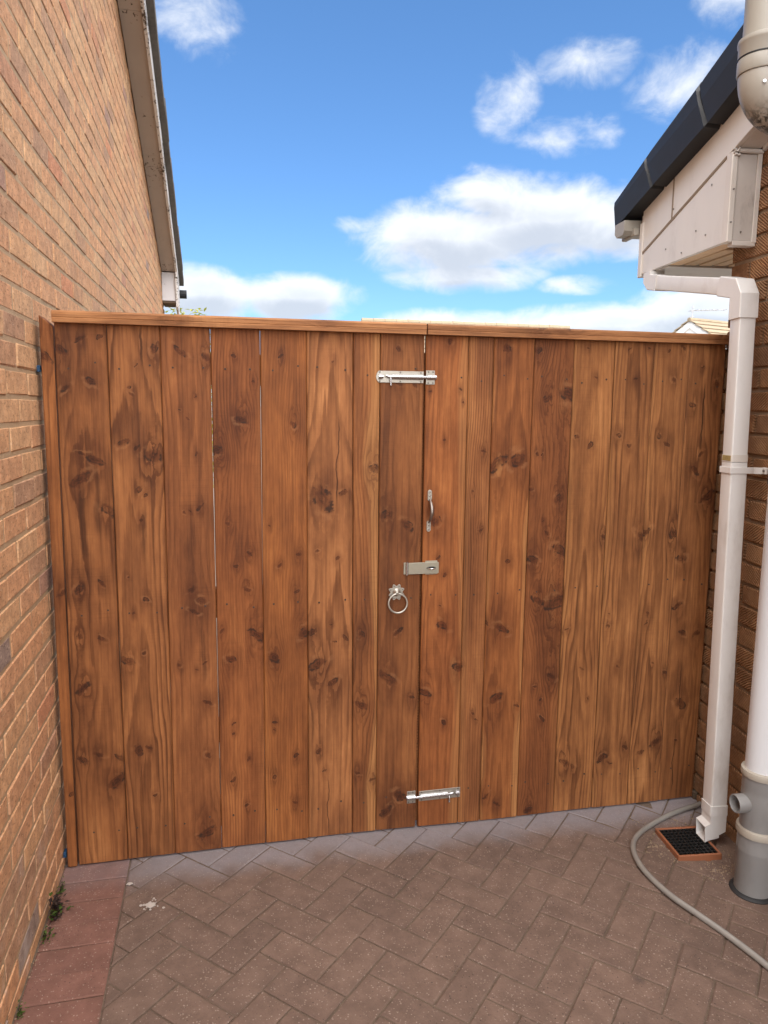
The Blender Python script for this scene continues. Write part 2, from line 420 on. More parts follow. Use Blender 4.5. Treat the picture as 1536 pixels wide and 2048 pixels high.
def leaf_mat(name, c1, c2):
    m, t, b = new_mat(name)
    r = t.n('ShaderNodeNewGeometry').outputs['Random Per Island']
    setb(t, b, t.mix(r, c1, c2), .6, 0, None, .3)
    tr = t.n('ShaderNodeBsdfTranslucent'); t.put(tr.inputs[0], t.mix(r, c1, c2))
    mx = t.n('ShaderNodeMixShader'); mx.inputs[0].default_value = .35
    m.node_tree.links.new(b.outputs[0], mx.inputs[1]); m.node_tree.links.new(tr.outputs[0], mx.inputs[2])
    out = m.node_tree.nodes['Material Output']; m.node_tree.links.new(mx.outputs[0], out.inputs[0])
    return m
M['leaf_yellow'] = leaf_mat('yellow_green_leaf', (.22, .24, .03), (.42, .42, .06))
M['leaf_green'] = leaf_mat('green_leaf', (.05, .10, .015), (.10, .16, .03))
M['leaf_dark'] = leaf_mat('purple_leaf', (.035, .022, .022), (.075, .05, .04))
M['bark'] = plain('bark', (.10, .07, .045), .9, vary=.3, scale=40, bumpd=.01)

# --- stained softwood: growth rings that bend round listed knots
def knot_group():
    g = bpy.data.node_groups.new('knot', 'ShaderNodeTree')
    for nm, ty in (('P', 'NodeSocketVector'), ('C', 'NodeSocketVector'), ('r', 'NodeSocketFloat'), ('U', 'NodeSocketFloat'), ('K', 'NodeSocketFloat'), ('H', 'NodeSocketFloat'), ('S', 'NodeSocketVector')):
        g.interface.new_socket(nm, in_out='INPUT', socket_type=ty)
    for nm in ('U', 'K', 'H'): g.interface.new_socket(nm, in_out='OUTPUT', socket_type='NodeSocketFloat')
    t = NT(g); gi = t.n('NodeGroupInput'); go = t.n('NodeGroupOutput')
    P, C, r, U, K, H, S = gi.outputs[:7]
    D = t.vm('SUBTRACT', P, C)
    x = t.sep(D)[0]
    De = t.vm('MULTIPLY', D, (1, 0, .42)); d2 = t.vm('DOT_PRODUCT', De, De, out=1)
    r2 = t.m('MULTIPLY', r, r)
    q = t.m('DIVIDE', t.m('MULTIPLY', r2, 2.6), t.m('ADD', d2, t.m('MULTIPLY', r2, .7)))
    t.put(go.inputs[0], t.m('SUBTRACT', U, t.m('MULTIPLY', x, q)))
    # leaning ellipse: S = (across squeeze, lean, along squeeze)
    ex = t.vm('DOT_PRODUCT', D, S, out=1)
    ez = t.m('MULTIPLY', t.sep(D)[2], t.sep(S)[1])
    dk = t.m('DIVIDE', t.m('SQRT', t.m('ADD', t.m('MULTIPLY', ex, ex), t.m('MULTIPLY', ez, ez))), r)
    t.put(go.inputs[1], t.m('MINIMUM', K, dk))
    Dh = t.vm('MULTIPLY', D, (.72, 0, .36)); dh = t.m('DIVIDE', t.vm('LENGTH', Dh, out=1), r)
    t.put(go.inputs[2], t.m('MINIMUM', H, dh))
    return g
KG = knot_group()
def wood_mat(name, knots, seed, tint=(1, 1, 1), freq=120.0, u0=-.05, h0=.05, hs=0.0, ring=.5, sapl=0.0, sapr=0.0, width=.15, along=2, cracks=()):
    """along: the board's own axis that runs with the grain (2 upright, 0 lying)"""
    m, t, b = new_mat(name)
    P = t.coord('Object')
    if along == 0:
        x, y, z = t.sep(P); P = t.comb(t.m('ADD', z, t.m('MULTIPLY', y, .6)), y, x)
    S = (seed * 1.73, seed * 2.31, seed * 3.17)
    Q = t.vm('ADD', P, S)
    wob = t.noise(t.vm('MULTIPLY', Q, (1, 1, .7)), 22, 2, .5, col=True)
    wob2 = t.noise(Q, 75, 2, .6, col=True)
    Pk = t.vm('ADD', P, t.vm('MULTIPLY', t.vm('SUBTRACT', wob, (.5, .5, .5)), (.024, 0, .030)))
    Pk = t.vm('ADD', Pk, t.vm('MULTIPLY', t.vm('SUBTRACT', wob2, (.5, .5, .5)), (.009, 0, .012)))
    U, K, H = 0.0, 9.0, 9.0
    for (kx, kz, kr) in knots:
        nd = t.n('ShaderNodeGroup'); nd.node_tree = KG
        h_ = math.sin(kx * 913.7 + kz * 417.3 + seed)
        for i, v in enumerate((Pk, (kx, 0, kz), kr * min(1.12, .60 + 34 * kr), U, K, H, (1.0, .70 + .75 * (h_ * 7.7 % 1.0), 1.0 * math.sin(h_ * 9.1)))): t.put(nd.inputs[i], v)
        U, K, H = nd.outputs
    x, y, z = t.sep(P)
    slow = t.noise(t.vm('MULTIPLY', Q, (5, 5, 1.3)), 1.0, 3, .55)
    u = t.m('ADD', t.m('ADD', x, U), t.m('MULTIPLY', t.m('SUBTRACT', slow, .5), .05))
    hh = t.m('ADD', t.m('ADD', t.m('MULTIPLY', z, hs), h0), t.m('MULTIPLY', t.noise(t.vm('MULTIPLY', Q, (3, 3, .8)), 1.0, 2, .5), .06))
    du = t.m('SUBTRACT', u, u0)
    rr = t.m('SQRT', t.m('ADD', t.m('MULTIPLY', du, du), t.m('MULTIPLY', hh, hh)))
    ph = t.m('ADD', t.m('MULTIPLY', rr, freq * .78), t.m('MULTIPLY', t.noise(t.vm('MULTIPLY', Q, (60, 60, 2.2)), 1.0, 2, .5), .9))
    saw = t.m('FRACT', ph)
    rg = t.ramp(saw, [(0, .05), (.45, .22), (.80, 1.0), (.93, .85), (1.0, .05)])
    con = t.ss(t.noise(t.vm('MULTIPLY', Q, (9, 9, 1.6)), 1.0, 2, .5), .25, .72, .30, 1.0)
    fib = t.noise(t.vm('MULTIPLY', Q, (520, 520, 13)), 1.0, 3, .6)
    fib2 = t.noise(t.vm('MULTIPLY', Q, (120, 120, 3.2)), 1.0, 3, .6)
    stain = t.noise(t.vm('MULTIPLY', Q, (9, 9, 2.6)), 1.0, 5, .68)
    col = t.ramp(stain, [(.24, (.140, .047, .0140)), (.43, (.228, .081, .0245)), (.58, (.312, .117, .0365)), (.76, (.43, .178, .060))])
    col = t.mix(1, col, tint, 'MULTIPLY')
    if sapl or sapr:
        e = t.noise(t.vm('MULTIPLY', Q, (2, 2, 2.0)), 1.0, 2, .5)
        xx = t.m('ADD', u, t.m('MULTIPLY', t.m('SUBTRACT', e, .5), .03))
        sm = t.m('ADD', t.m('MULTIPLY', t.ss(xx, .030, .012), sapl), t.m('MULTIPLY', t.ss(xx, width - .038, width - .018), sapr))
        col = t.mix(t.m('MULTIPLY', sm, .75, clamp=True), col, (.46, .215, .075))
    rgc = t.m('MULTIPLY', t.m('MULTIPLY', rg, con), min(1.0, ring * 1.7))
    col = t.mix(rgc, col, t.mix(1, col, (.40, .33, .27), 'MULTIPLY'))
    col = t.mix(t.m('MULTIPLY', t.ss(fib2, .42, .68), .60), col, t.mix(1, col, (.58, .53, .48), 'MULTIPLY'))
    col = t.mix(t.m('MULTIPLY', t.ss(fib, .52, .78), .40), col, t.mix(1, col, (1.65, 1.65, 1.7), 'MULTIPLY'))
    # knots
    kn = t.m('ADD', K, t.m('MULTIPLY', t.m('SUBTRACT', t.noise(Q, 120, 3, .65), .5), .55))
    vary = t.noise(t.vm('MULTIPLY', Q, (17, 17, 13)), 1.0, 2, .5)             # some knots bold, some faint
    halo = t.m('MULTIPLY', t.ss(H, 3.0, .35), t.ss(vary, .30, .62, .30, 1.0))
    col = t.mix(t.m('MULTIPLY', halo, .66), col, t.mix(1, col, (.42, .33, .28), 'MULTIPLY'))
    kr = t.m('ADD', t.m('MULTIPLY', t.m('SINE', t.m('ADD', t.m('MULTIPLY', kn, 10.0), t.m('MULTIPLY', vary, 9.0))), .5), .5)
    kcol = t.mix(t.m('ADD', t.m('MULTIPLY', kr, .5), t.m('MULTIPLY', t.noise(Q, 210, 3, .7), .5)), t.mix(1, col, (.78, .68, .60), 'MULTIPLY'), t.mix(1, col, (.26, .20, .17), 'MULTIPLY'))
    kin = t.m('MULTIPLY', t.ss(kn, 1.18, .62), t.ss(vary, .30, .55, .72, 1.0))
    col = t.mix(kin, col, kcol)
    rim = t.m('MULTIPLY', t.m('MULTIPLY', t.ss(kn, .55, .90), t.ss(kn, 1.30, 1.0)), t.ss(t.noise(Q, 42, 2, .5), .47, .62))
    col = t.mix(t.m('MULTIPLY', rim, .85), col, (.022, .010, .006))
    glow = t.m('MULTIPLY', t.m('MULTIPLY', t.ss(kn, 1.15, 1.5), t.ss(kn, 2.3, 1.6)), t.ss(t.noise(Q, 26, 2, .5), .50, .68))
    col = t.mix(t.m('MULTIPLY', glow, .24), col, (.42, .20, .085))
    for (qx, qa, qb, qw, qs) in cracks:       # shakes and resin streaks along the grain
        xw = t.m('ABSOLUTE', t.m('SUBTRACT', t.m('ADD', x, t.m('MULTIPLY', t.m('SUBTRACT', t.noise(t.vm('MULTIPLY', Q, (1, 1, 9)), 1.0, 3, .6), .5), .03)), qx))
        mk = t.m('MULTIPLY', t.ss(xw, qw, qw * .25), t.m('MULTIPLY', t.ss(z, qa - .03, qa + .03), t.ss(z, qb + .03, qb - .03)))
        col = t.mix(t.m('MULTIPLY', mk, qs), col, t.mix(1, col, (.20, .16, .14), 'MULTIPLY'))
    # cross saw marks
    sawm = t.noise(t.vm('MULTIPLY', Q, (4, 4, 330)), 1.0, 2, .6)
    patch = t.ss(t.noise(t.vm('MULTIPLY', Q, (9, 9, 3)), 1.0, 2, .5), .5, .68)
    col = t.mix(t.m('MULTIPLY', t.m('MULTIPLY', t.ss(sawm, .5, .7), patch), .28), col, t.mix(1, col, (.62, .58, .55), 'MULTIPLY'))
    hgt = t.m('ADD', t.m('MULTIPLY', fib, .35), t.m('ADD', t.m('MULTIPLY', fib2, .8), t.m('MULTIPLY', sawm, .22)))
    setb(t, b, col, t.m('ADD', .62, t.m('MULTIPLY', stain, .18)), 0, t.bump(hgt, .75, .0014), .35)
    return m
M['raw_wood'] = wood_mat('stained_rail_wood', [(.03, .4, .012)], 91, (.85, .85, .85), along=0)
KNOTS = {
1:[(0.069,1.748,0.0096),(0.092,1.762,0.0064),(0.128,1.754,0.0092),(0.011,1.714,0.0159),(0.074,1.634,0.0049),(0.097,1.618,0.0136),(0.022,1.597,0.0096),(0.059,1.594,0.0049),(0.007,1.569,0.0086),(0.058,1.397,0.0109),(0.098,1.376,0.0177),(0.049,1.314,0.0176),(0.132,1.213,0.0168),(0.033,0.962,0.0123),(0.105,0.978,0.009),(0.026,0.802,0.0101),(0.057,0.767,0.0079),(0.094,0.791,0.0103),(0.03,0.629,0.0159),(0.068,0.603,0.008),(0.126,0.511,0.007),(0.069,0.398,0.0116),(0.016,0.379,0.0127),(0.12,0.292,0.0189),(0.012,0.075,0.007),(0.136,0.374,0.0106)],
2:[(0.081,1.671,0.005),(0.055,1.599,0.0078),(0.059,1.578,0.0078),(0.034,1.428,0.014),(0.07,1.409,0.0079),(0.124,1.39,0.0228),(0.073,1.278,0.0102),(0.094,1.262,0.008),(0.029,0.988,0.0052),(0.054,1.008,0.0046),(0.081,1.183,0.008),(0.141,1.727,0.0112),(0.084,0.915,0.0081),(0.046,0.876,0.0058),(0.022,0.709,0.0151),(0.074,0.736,0.0076),(0.045,0.393,0.0143),(0.082,0.401,0.0084),(0.093,0.229,0.0073),(0.023,0.133,0.0042)],
3:[(0.062,1.719,0.0119),(0.138,1.704,0.0127),(0.104,1.574,0.0046),(0.059,1.529,0.0052),(0.078,1.504,0.0052),(0.104,1.393,0.0064),(0.058,1.198,0.007),(0.078,1.206,0.0047),(0.11,1.219,0.0077),(0.075,0.945,0.0119),(0.11,0.907,0.0132),(0.085,0.871,0.012),(0.031,0.685,0.0072),(0.115,0.686,0.0085),(0.083,0.662,0.0049),(0.117,0.547,0.0098),(0.093,0.488,0.0043),(0.12,0.356,0.0099),(0.11,0.071,0.0221)],
4:[(0.072,1.708,0.007),(0.135,1.625,0.0071),(0.096,1.5,0.0143),(0.015,1.402,0.0177),(0.047,1.16,0.0084),(0.114,1.059,0.0092),(0.069,1.018,0.0073),(0.104,0.935,0.0099),(0.048,0.695,0.0136),(0.136,0.775,0.02),(0.019,0.792,0.0086),(0.052,0.459,0.0063),(0.048,0.425,0.005),(0.1,0.329,0.0076),(0.045,0.259,0.0089),(0.092,0.152,0.0064)],
5:[(0.069,1.707,0.0066),(0.106,1.491,0.011),(0.025,1.155,0.0068),(0.123,1.051,0.0095),(0.055,1.012,0.0075),(0.111,0.924,0.0089),(0.036,0.688,0.0152),(0.137,0.772,0.0154),(0.037,0.457,0.0064),(0.033,0.425,0.0051),(0.111,0.327,0.0079),(0.031,0.254,0.0084),(0.099,0.145,0.0086)],
6:[(0.05,1.243,0.0286),(0.086,1.699,0.005),(0.033,1.058,0.0077),(0.101,1.028,0.0078),(0.127,1.258,0.0128),(0.032,0.653,0.0229),(0.019,0.774,0.0129),(0.081,0.795,0.0052),(0.093,0.732,0.0066),(0.088,0.588,0.0132),(0.039,0.334,0.0093),(0.056,0.254,0.0067),(0.129,0.743,0.0092)],
7:[(0.07,1.341,0.015),(0.032,0.494,0.0156),(0.03,0.753,0.0119),(0.023,0.238,0.0088),(0.077,0.203,0.0106)],
8:[(0.103,1.142,0.0155),(0.026,1.182,0.0203),(0.034,0.59,0.0193),(0.073,0.755,0.0105),(0.064,1.632,0.01),(0.122,1.625,0.0084),(0.127,0.507,0.0107),(0.035,0.07,0.0144),(0.091,0.133,0.0163),(0.139,0.108,0.0146),(0.063,1.74,0.0082)],
9:[(0.082,1.773,0.0096),(0.045,1.156,0.0155),(0.07,1.436,0.0063),(0.018,1.607,0.0048),(0.124,1.613,0.0056),(0.057,1.021,0.0064),(0.083,0.954,0.0072),(0.137,1.567,0.0042),(0.08,0.77,0.0159),(0.14,0.609,0.0162),(0.018,0.52,0.016),(0.094,0.399,0.0081),(0.067,0.845,0.0058)],
10:[(0.066,1.399,0.0079),(0.03,1.258,0.0057),(0.061,1.121,0.0065),(0.001,0.61,0.0074),(0.052,0.427,0.0068),(0.068,0.397,0.0053)],
11:[(0.047,1.755,0.0142),(0.105,1.366,0.0205),(0.018,1.349,0.0246),(0.084,1.003,0.0104),(0.096,1.792,0.005),(0.064,0.749,0.0181),(0.054,0.483,0.0214),(0.131,0.445,0.0108),(0.002,0.77,0.0089),(0.07,0.053,0.0094),(0.024,0.095,0.0093)],
12:[(0.017,1.753,0.0116),(0.062,1.589,0.0162),(0.136,1.6,0.0299),(0.119,1.225,0.0129),(0.007,1.264,0.0104),(0.075,1.102,0.0091),(0.061,1.142,0.0053),(0.026,0.999,0.0151),(0.132,1.033,0.0192),(0.025,1.391,0.0059),(0.044,1.39,0.0052),(0.107,1.397,0.0045),(0.052,0.847,0.0184),(0.13,0.836,0.035),(0.115,0.55,0.0126),(0.055,0.514,0.0078),(0.087,0.385,0.0087),(0.078,0.457,0.0055),(0.047,0.013,0.0144)],
13:[(0.094,1.662,0.0076),(0.022,1.452,0.0091),(0.076,1.418,0.0099),(0.054,1.765,0.006),(0.155,1.078,0.011),(0.02,0.734,0.0071),(0.089,0.569,0.0072),(0.037,0.194,0.0154),(0.077,0.177,0.0114),(0.122,0.451,0.0049)],
14:[(0.088,1.661,0.0078),(0.028,1.455,0.0101),(0.075,1.42,0.0086),(0.055,1.766,0.0061),(0.136,1.773,0.007),(0.146,1.073,0.0146),(0.028,0.733,0.0081),(0.031,0.782,0.0056),(0.081,0.568,0.0074),(0.132,0.235,0.0109),(0.036,0.199,0.0133),(0.067,0.179,0.0083)],
15:[(0.085,1.662,0.0096),(0.042,1.456,0.0104),(0.075,1.421,0.0105),(0.12,1.776,0.008),(0.058,1.767,0.0063),(0.006,1.085,0.013),(0.129,1.08,0.0165),(0.042,0.777,0.0074),(0.038,0.733,0.0066),(0.074,0.568,0.0059),(0.133,0.53,0.0076),(0.113,0.246,0.0155),(0.042,0.204,0.0119)],
16:[(0.057,1.712,0.0081),(0.126,1.65,0.0148),(0.025,1.574,0.013),(0.079,1.389,0.0107),(0.056,1.324,0.014),(0.119,1.228,0.0168),(0.024,0.985,0.0167),(0.021,0.799,0.0152),(0.065,0.392,0.0173),(0.059,0.235,0.007),(0.051,0.687,0.0119),(0.115,0.68,0.0138)],
}

# ------------------------------------------------------------------ levels and frames
def sst(a, b, x):
    t = max(0.0, min(1.0, (x - a) / (b - a))); return t * t * (3 - 2 * t)
def zg(x, y):
    """paving level: it falls a little to the right and dips round the gully"""
    return -.012 * sst(.9, 1.6, x) - .024 * sst(1.85, 2.2, x) * sst(.06, -.18, y)
HA = R(6.2)                                       # the right house stands at a slight angle
HO = Vector((2.41, 0, 0))
HM = Matrix.Translation(HO) @ Matrix.Rotation(-HA, 4, 'Z')
def hw(x, y, z): return HM @ Vector((x, y, z))    # right house coordinates to world

# ------------------------------------------------------------------ ground
g = MB(); g.box(-400, 400, -60, 900, -.5, -.06)
tag(g.build('ground', M['ground']), kind='structure')
pv = MB(); bmesh.ops.create_grid(pv.bm, x_segments=30, y_segments=30, size=.5)
for v in pv.bm.verts:
    x, y = (v.co.x + .5) * 2.9 - .01, (v.co.y + .5) * 5.2 - 4.5
    v.co = (x, y, zg(x, y) - .0038)
paving = tag(pv.build('paving', M['sand']), kind='structure')

def clip(poly, nx, ny, c):
    """keep the part of a polygon where nx*x + ny*y <= c"""
    out = []
    for i in range(len(poly)):
        p, q = poly[i], poly[(i + 1) % len(poly)]
        dp, dq = nx * p[0] + ny * p[1] - c, nx * q[0] + ny * q[1] - c
        if dp <= 0: out.append(p)
        if (dp < 0 < dq) or (dq < 0 < dp):
            t = dp / (dp - dq); out.append((p[0] + (q[0] - p[0]) * t, p[1] + (q[1] - p[1]) * t))
    return out
def area(p): return .5 * sum(p[i][0] * p[(i + 1) % len(p)][1] - p[(i + 1) % len(p)][0] * p[i][1] for i in range(len(p)))
def inset(poly, d):
    n = len(poly); out = []
    for i in range(n):
        a, b, c = Vector(poly[i - 1]), Vector(poly[i]), Vector(poly[(i + 1) % n])
        e1, e2 = (b - a).normalized(), (c - b).normalized()
        n1, n2 = Vector((-e1.y, e1.x)), Vector((-e2.y, e2.x))
        k = max(.35, 1 + n1.dot(n2))
        out.append(b + (n1 + n2) * (d / k))
    return [(v.x, v.y) for v in out]
def tidy(p):
    q = [p[i] for i in range(len(p)) if (Vector(p[i]) - Vector(p[i - 1])).length > .004]
    return q
def paver_into(bm, poly, ox, oy, dz, tx, ty, layer=None, val=0):
    """a block with a worn arris; returns faces"""
    top = inset(poly, .0036)
    def lvl(p, z): return (p[0] - ox, p[1] - oy, z + dz + zg(*p) + (p[0] - ox) * tx + (p[1] - oy) * ty)
    j = [rng.uniform(-.0008, .0008) for _ in poly]
    a = [bm.verts.new(lvl((p[0] + j[i], p[1] - j[i]), 0)) for i, p in enumerate(top)]
    b = [bm.verts.new(lvl((p[0] - j[i], p[1] + j[i]), -.0028)) for i, p in enumerate(poly)]
    c = [bm.verts.new(lvl(p, -.03)) for p in poly]
    fs = [bm.faces.new(a)]
    n = len(poly)
    for i in range(n):
        k = (i + 1) % n
        fs += [bm.faces.new((a[i], b[i], b[k], a[k])), bm.faces.new((b[i], c[i], c[k], b[k]))]
    bmesh.ops.recalc_face_normals(bm, faces=fs)
    if layer is not None:
        for f in fs: f[layer] = val
WALLN = (math.cos(HA), -math.sin(HA))
polys = []
Uc = .1022; J = .0021
c45, s45 = math.cos(R(45.4)), math.sin(R(45.4)); o45 = (1.13, -.733)
for i in range(-48, 48):
    for j in range(-48, 48):
        d = (i - j) % 4
        if d == 0: q = (i, j, i + 2, j + 1)
        elif d == 3: q = (i, j, i + 1, j + 2)
        else: continue
        s0, t0, s1, t1 = q[0] * Uc + J, q[1] * Uc + J, q[2] * Uc - J, q[3] * Uc - J
        P = [(o45[0] + s * c45 - t * s45, o45[1] + s * s45 + t * c45) for s, t in ((s0, t0), (s1, t0), (s1, t1), (s0, t1))]
        P = clip(P, -1, 0, -.2165)
        if len(P) < 3: continue
        P = clip(P, WALLN[0], WALLN[1], WALLN[0] * HO.x - .004)
        if len(P) < 3: continue
        cy = sum(p[1] for p in P) / len(P)
        if cy > .42 or cy < -4.2: continue
        P = tidy(P)
        if len(P) < 3 or area(P) < .0006: continue
        polys.append((P, 'paver'))
for k in range(-42, 4):
    y0 = k * .1012 + .012
    polys.append(([(.004, y0 + .0012), (.2125, y0 + .0012 + rng.uniform(-.001, .001)), (.2125, y0 + .100), (.004, y0 + .100)], 'red_paver'))
def seen(P):
    a = 0
    q = [to_px((p[0], p[1], zg(*p))) for p in P]
    if any(v is None for v in q): return 0
    cx = sum(v[0] for v in q) / len(q); cy = sum(v[1] for v in q) / len(q)
    if cx < -40 or cx > 1580 or cy > 2110 or cy < 0: return 0
    if sum(p[1] for p in P) / len(P) > .03: return 0
    return abs(area(q))
order = sorted(polys, key=lambda t: -seen(t[0]))
near, rest = order[:285], order[285:]
for P, kind in near:
    ox, oy = sum(p[0] for p in P) / len(P), sum(p[1] for p in P) / len(P)
    b = MB(); paver_into(b.bm, P, ox, oy, rng.uniform(-.0012, .0012), rng.uniform(-.008, .008), rng.uniform(-.008, .008))
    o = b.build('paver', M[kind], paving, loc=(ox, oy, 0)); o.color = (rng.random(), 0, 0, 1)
b = MB(); lay = b.bm.faces.layers.float.new('rnd')
for P, kind in rest: 
    ox = sum(p[0] for p in P) / len(P); oy = sum(p[1] for p in P) / len(P)
    paver_into(b.bm, P, 0, 0, rng.uniform(-.0012, .0012), 0, 0, lay, rng.random())
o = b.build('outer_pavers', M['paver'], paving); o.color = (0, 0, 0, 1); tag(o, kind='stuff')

# ------------------------------------------------------------------ bricks
def brick_mesh(name, ln, ht=.0655, depth=.05, seed=0):
    """face at x = 0 looking to +x, centred on y and z"""
    r = random.Random(seed); b = MB()
    b.box(-depth, 0, -ln / 2, ln / 2, -ht / 2, ht / 2, bev=.0028 + .0012 * r.random())
    for v in b.bm.verts:
        if v.co.x > -.02:
            v.co += Vector((r.uniform(-.0012, .0010), r.uniform(-.0016, .0016), r.uniform(-.0014, .0014)))
    return b.mesh(name)
def lay_bricks(root_part, mat, zj, ch, y0, y1, z0, topz, shown, flip, hmtx, seed, skip=None, phase=0.0, corner=False):
    """courses of stretchers: single objects for the largest in view, the rest in one part"""
    r = random.Random(seed); L = []
    k0 = int((z0 - zj) / ch) - 1; k = k0
    pitch = .2255
    while True:
        zc = zj + (k + .5) * ch
        if zc > 5.0: break
        y = y0 + phase + (pitch / 2 if k % 2 else 0.0) + r.uniform(-.004, .004) - pitch * 2
        if corner:      # quoin: whole and half bricks in turn, laid back from the corner
            e = y1; first = True
            while e > y0:
                ln = .1025 if (first and k % 2) else .2148
                if zc > z0 and zc - .033 < topz(e - ln / 2): L.append((e - ln / 2, zc + r.uniform(-.0012, .0012), ln, r.random(), r.uniform(-.0015, .0012)))
                e -= ln + .0107; first = False
        while y < y1 and not corner:
            ln = .2148
            yc = y + ln / 2
            if y + ln > y0 and zc > z0 and zc - .033 < topz(yc) and not (skip and skip(yc, zc)):
                L.append((yc, zc + r.uniform(-.0012, .0012), ln, r.random(), r.uniform(-.0015, .0012)))
            y += pitch
        k += 1
    def vis(e):
        sg = []
        for dy, dz in ((-.107, -.033), (.107, -.033), (.107, .033), (-.107, .033)):
            p = to_px(hmtx @ Vector((0, e[0] + dy, e[1] + dz)))
            if p is None: return 0
            sg.append(p)
        cx = sum(p[0] for p in sg) / 4; cy = sum(p[1] for p in sg) / 4
        if cx < -60 or cx > 1600 or cy < -60 or cy > 2110: return 0
        if (hmtx @ Vector((0, e[0], e[1]))).y > .05 and cy > 660: return 0
        return abs(area(sg))
    L.sort(key=lambda e: -vis(e))
    var = [brick_mesh('brick', .2148, seed=seed + q) for q in range(12)]
    for me in var: me.materials.append(mat)
    n = 0
    for e in L[:shown]:
        if vis(e) <= 0: break
        o = bpy.data.objects.new('brick', var[n % 12]); COL.objects.link(o); o.parent = root_part
        o.location = (e[4] * (-1 if flip else 1), e[0], e[1]); o.rotation_euler = (r.uniform(-.006, .006), r.uniform(-.012, .012), (math.pi if flip else 0) + r.uniform(-.006, .006))
        o.scale = (1, e[2] / .2148, 1); o.color = (e[3], 0, 0, 1); n += 1
    b = MB(); lay = b.bm.faces.layers.float.new('rnd')
    for e in L[n:]:
        me = var[r.randrange(12)]
        nv, nf = len(b.bm.verts), len(b.bm.faces)
        b.bm.from_mesh(me); b.bm.verts.ensure_lookup_table(); b.bm.faces.ensure_lookup_table()
        mt = Matrix.Translation((e[4] * (-1 if flip else 1), e[0], e[1])) @ (Matrix.Rotation(math.pi, 4, 'Z') if flip else Matrix.Identity(4)) @ Matrix.Diagonal((1, e[2] / .2148, 1, 1))
        bmesh.ops.transform(b.bm, matrix=mt, verts=b.bm.verts[nv:])
        for f in b.bm.faces[nf:]: f[lay] = e[3]
    if len(L) > n:
        o = link('far_bricks', b.mesh('far_bricks'), mat, root_part, wc=False); o.color = (0, 0, 0, 1); tag(o, kind='stuff')

# ------------------------------------------------------------------ left house
VS = .330                                               # slope of the verge
LR = 1.3                                                # its ridge
def lz(y): return 2.906 + VS * (5.64 - (y if y > LR else 2 * LR - y))   # underside of the left verge
LH = thing('brick_house', 'buff brick house on the left with a peeling painted verge', 'house', (0, 0, 0))
b = MB(); b.prism([(-3.2, -.05), (5.85, -.05), (5.85, lz(5.85) + .02), (LR, lz(LR) + .02), (-3.2, lz(-3.2) + .02)], 0, -6.0, -.0030)
lwall = b.build('wall', M['mortar'], LH)
lay_bricks(lwall, M['buff_brick'], 1.4898, .0762, -3.19, 5.80, -.04, lambda y: lz(y) + .015, 300, False, Matrix.Identity(4), 11, phase=.05)
def slope_board(x0, x1, ya, yb, lo, hi, bev=.002):
    """a board that follows the left verge between two depths; lo, hi measured from its underside line"""
    return MB().prism([(ya, lz(ya) + lo), (yb, lz(yb) + lo), (yb, lz(yb) + hi), (ya, lz(ya) + hi)], 0, x0, x1, bev)
ys = [5.66, 3.9, 2.6, LR]
for i in range(3): slope_board(.004, .136, ys[i + 1] + .001, ys[i] - .001, 0, .016).build('soffit_board', M['soffit_paint'], LH)
slope_board(.004, .136, -3.3, LR - .002, 0, .016).build('soffit_board', M['soffit_paint'], LH)
# the barge board: straight sloping underside as far as the eaves box, then dropped foot
bz = MB(); bz.prism([(LR, lz(LR) - .020), (5.62, lz(5.62) - .020), (5.66, 2.55), (5.95, 2.44), (6.02, 2.44), (6.02, lz(6.02) + .10), (LR, lz(LR) + .10)], 0, .1375, .1595, .002)
bz.build('bargeboard', M['barge_paint'], LH)
slope_board(.1375, .1595, -3.3, LR - .002, -.02, .10).build('bargeboard', M['barge_paint'], LH)
bx_ = MB(); bx_.box(.002, .136, 5.662, 6.0, 2.61, 2.893, .002); bx_.build('eaves_box', M['white_board'], LH)
bx_ = MB(); bx_.box(.004, .135, 5.668, 6.0, 2.585, 2.6075, .002); bx_.build('eaves_box_base', M['bark'], LH)
# tiles along the verge, each lapping the one below
roofL = MB(); roofL.prism([(-3.4, lz(-3.4) + .105), (LR, lz(LR) + .105), (6.1, lz(6.1) + .105), (6.1, lz(6.1) + .14), (LR, lz(LR) + .15), (-3.4, lz(-3.4) + .14)], 0, -6.2, .05)
roofL = roofL.build('roof', M['tile_grey'], LH)
y = 6.16; k = 0
while y > LR + .1:
    ya = y - .36
    t = MB(); e = rng.uniform(-.004, .004)
    t.prism([(ya, lz(ya) + .104), (y, lz(y) + .098), (y, lz(y) + .160 + e), (ya, lz(ya) + .176 + e)], 0, -.10, .206 + rng.uniform(-.004, .004), .005, 1)
    for v in t.bm.verts: v.co += Vector((rng.uniform(-.002, .002), 0, rng.uniform(-.003, .003)))
    t.build('roof_tile', M['tile_grey'], roofL)
    y -= .325; k += 1
gt = MB(); gt.tube([(-1.5, 6.07, 2.735), (.232, 6.07, 2.735)], .045, 12); gt.build('gutter', M['black_pvc'], LH)
gt = MB(); gt.box(-6.0, .134, 6.0, 6.02, 2.60, 2.80); gt.build('fascia', M['white_board'], LH)

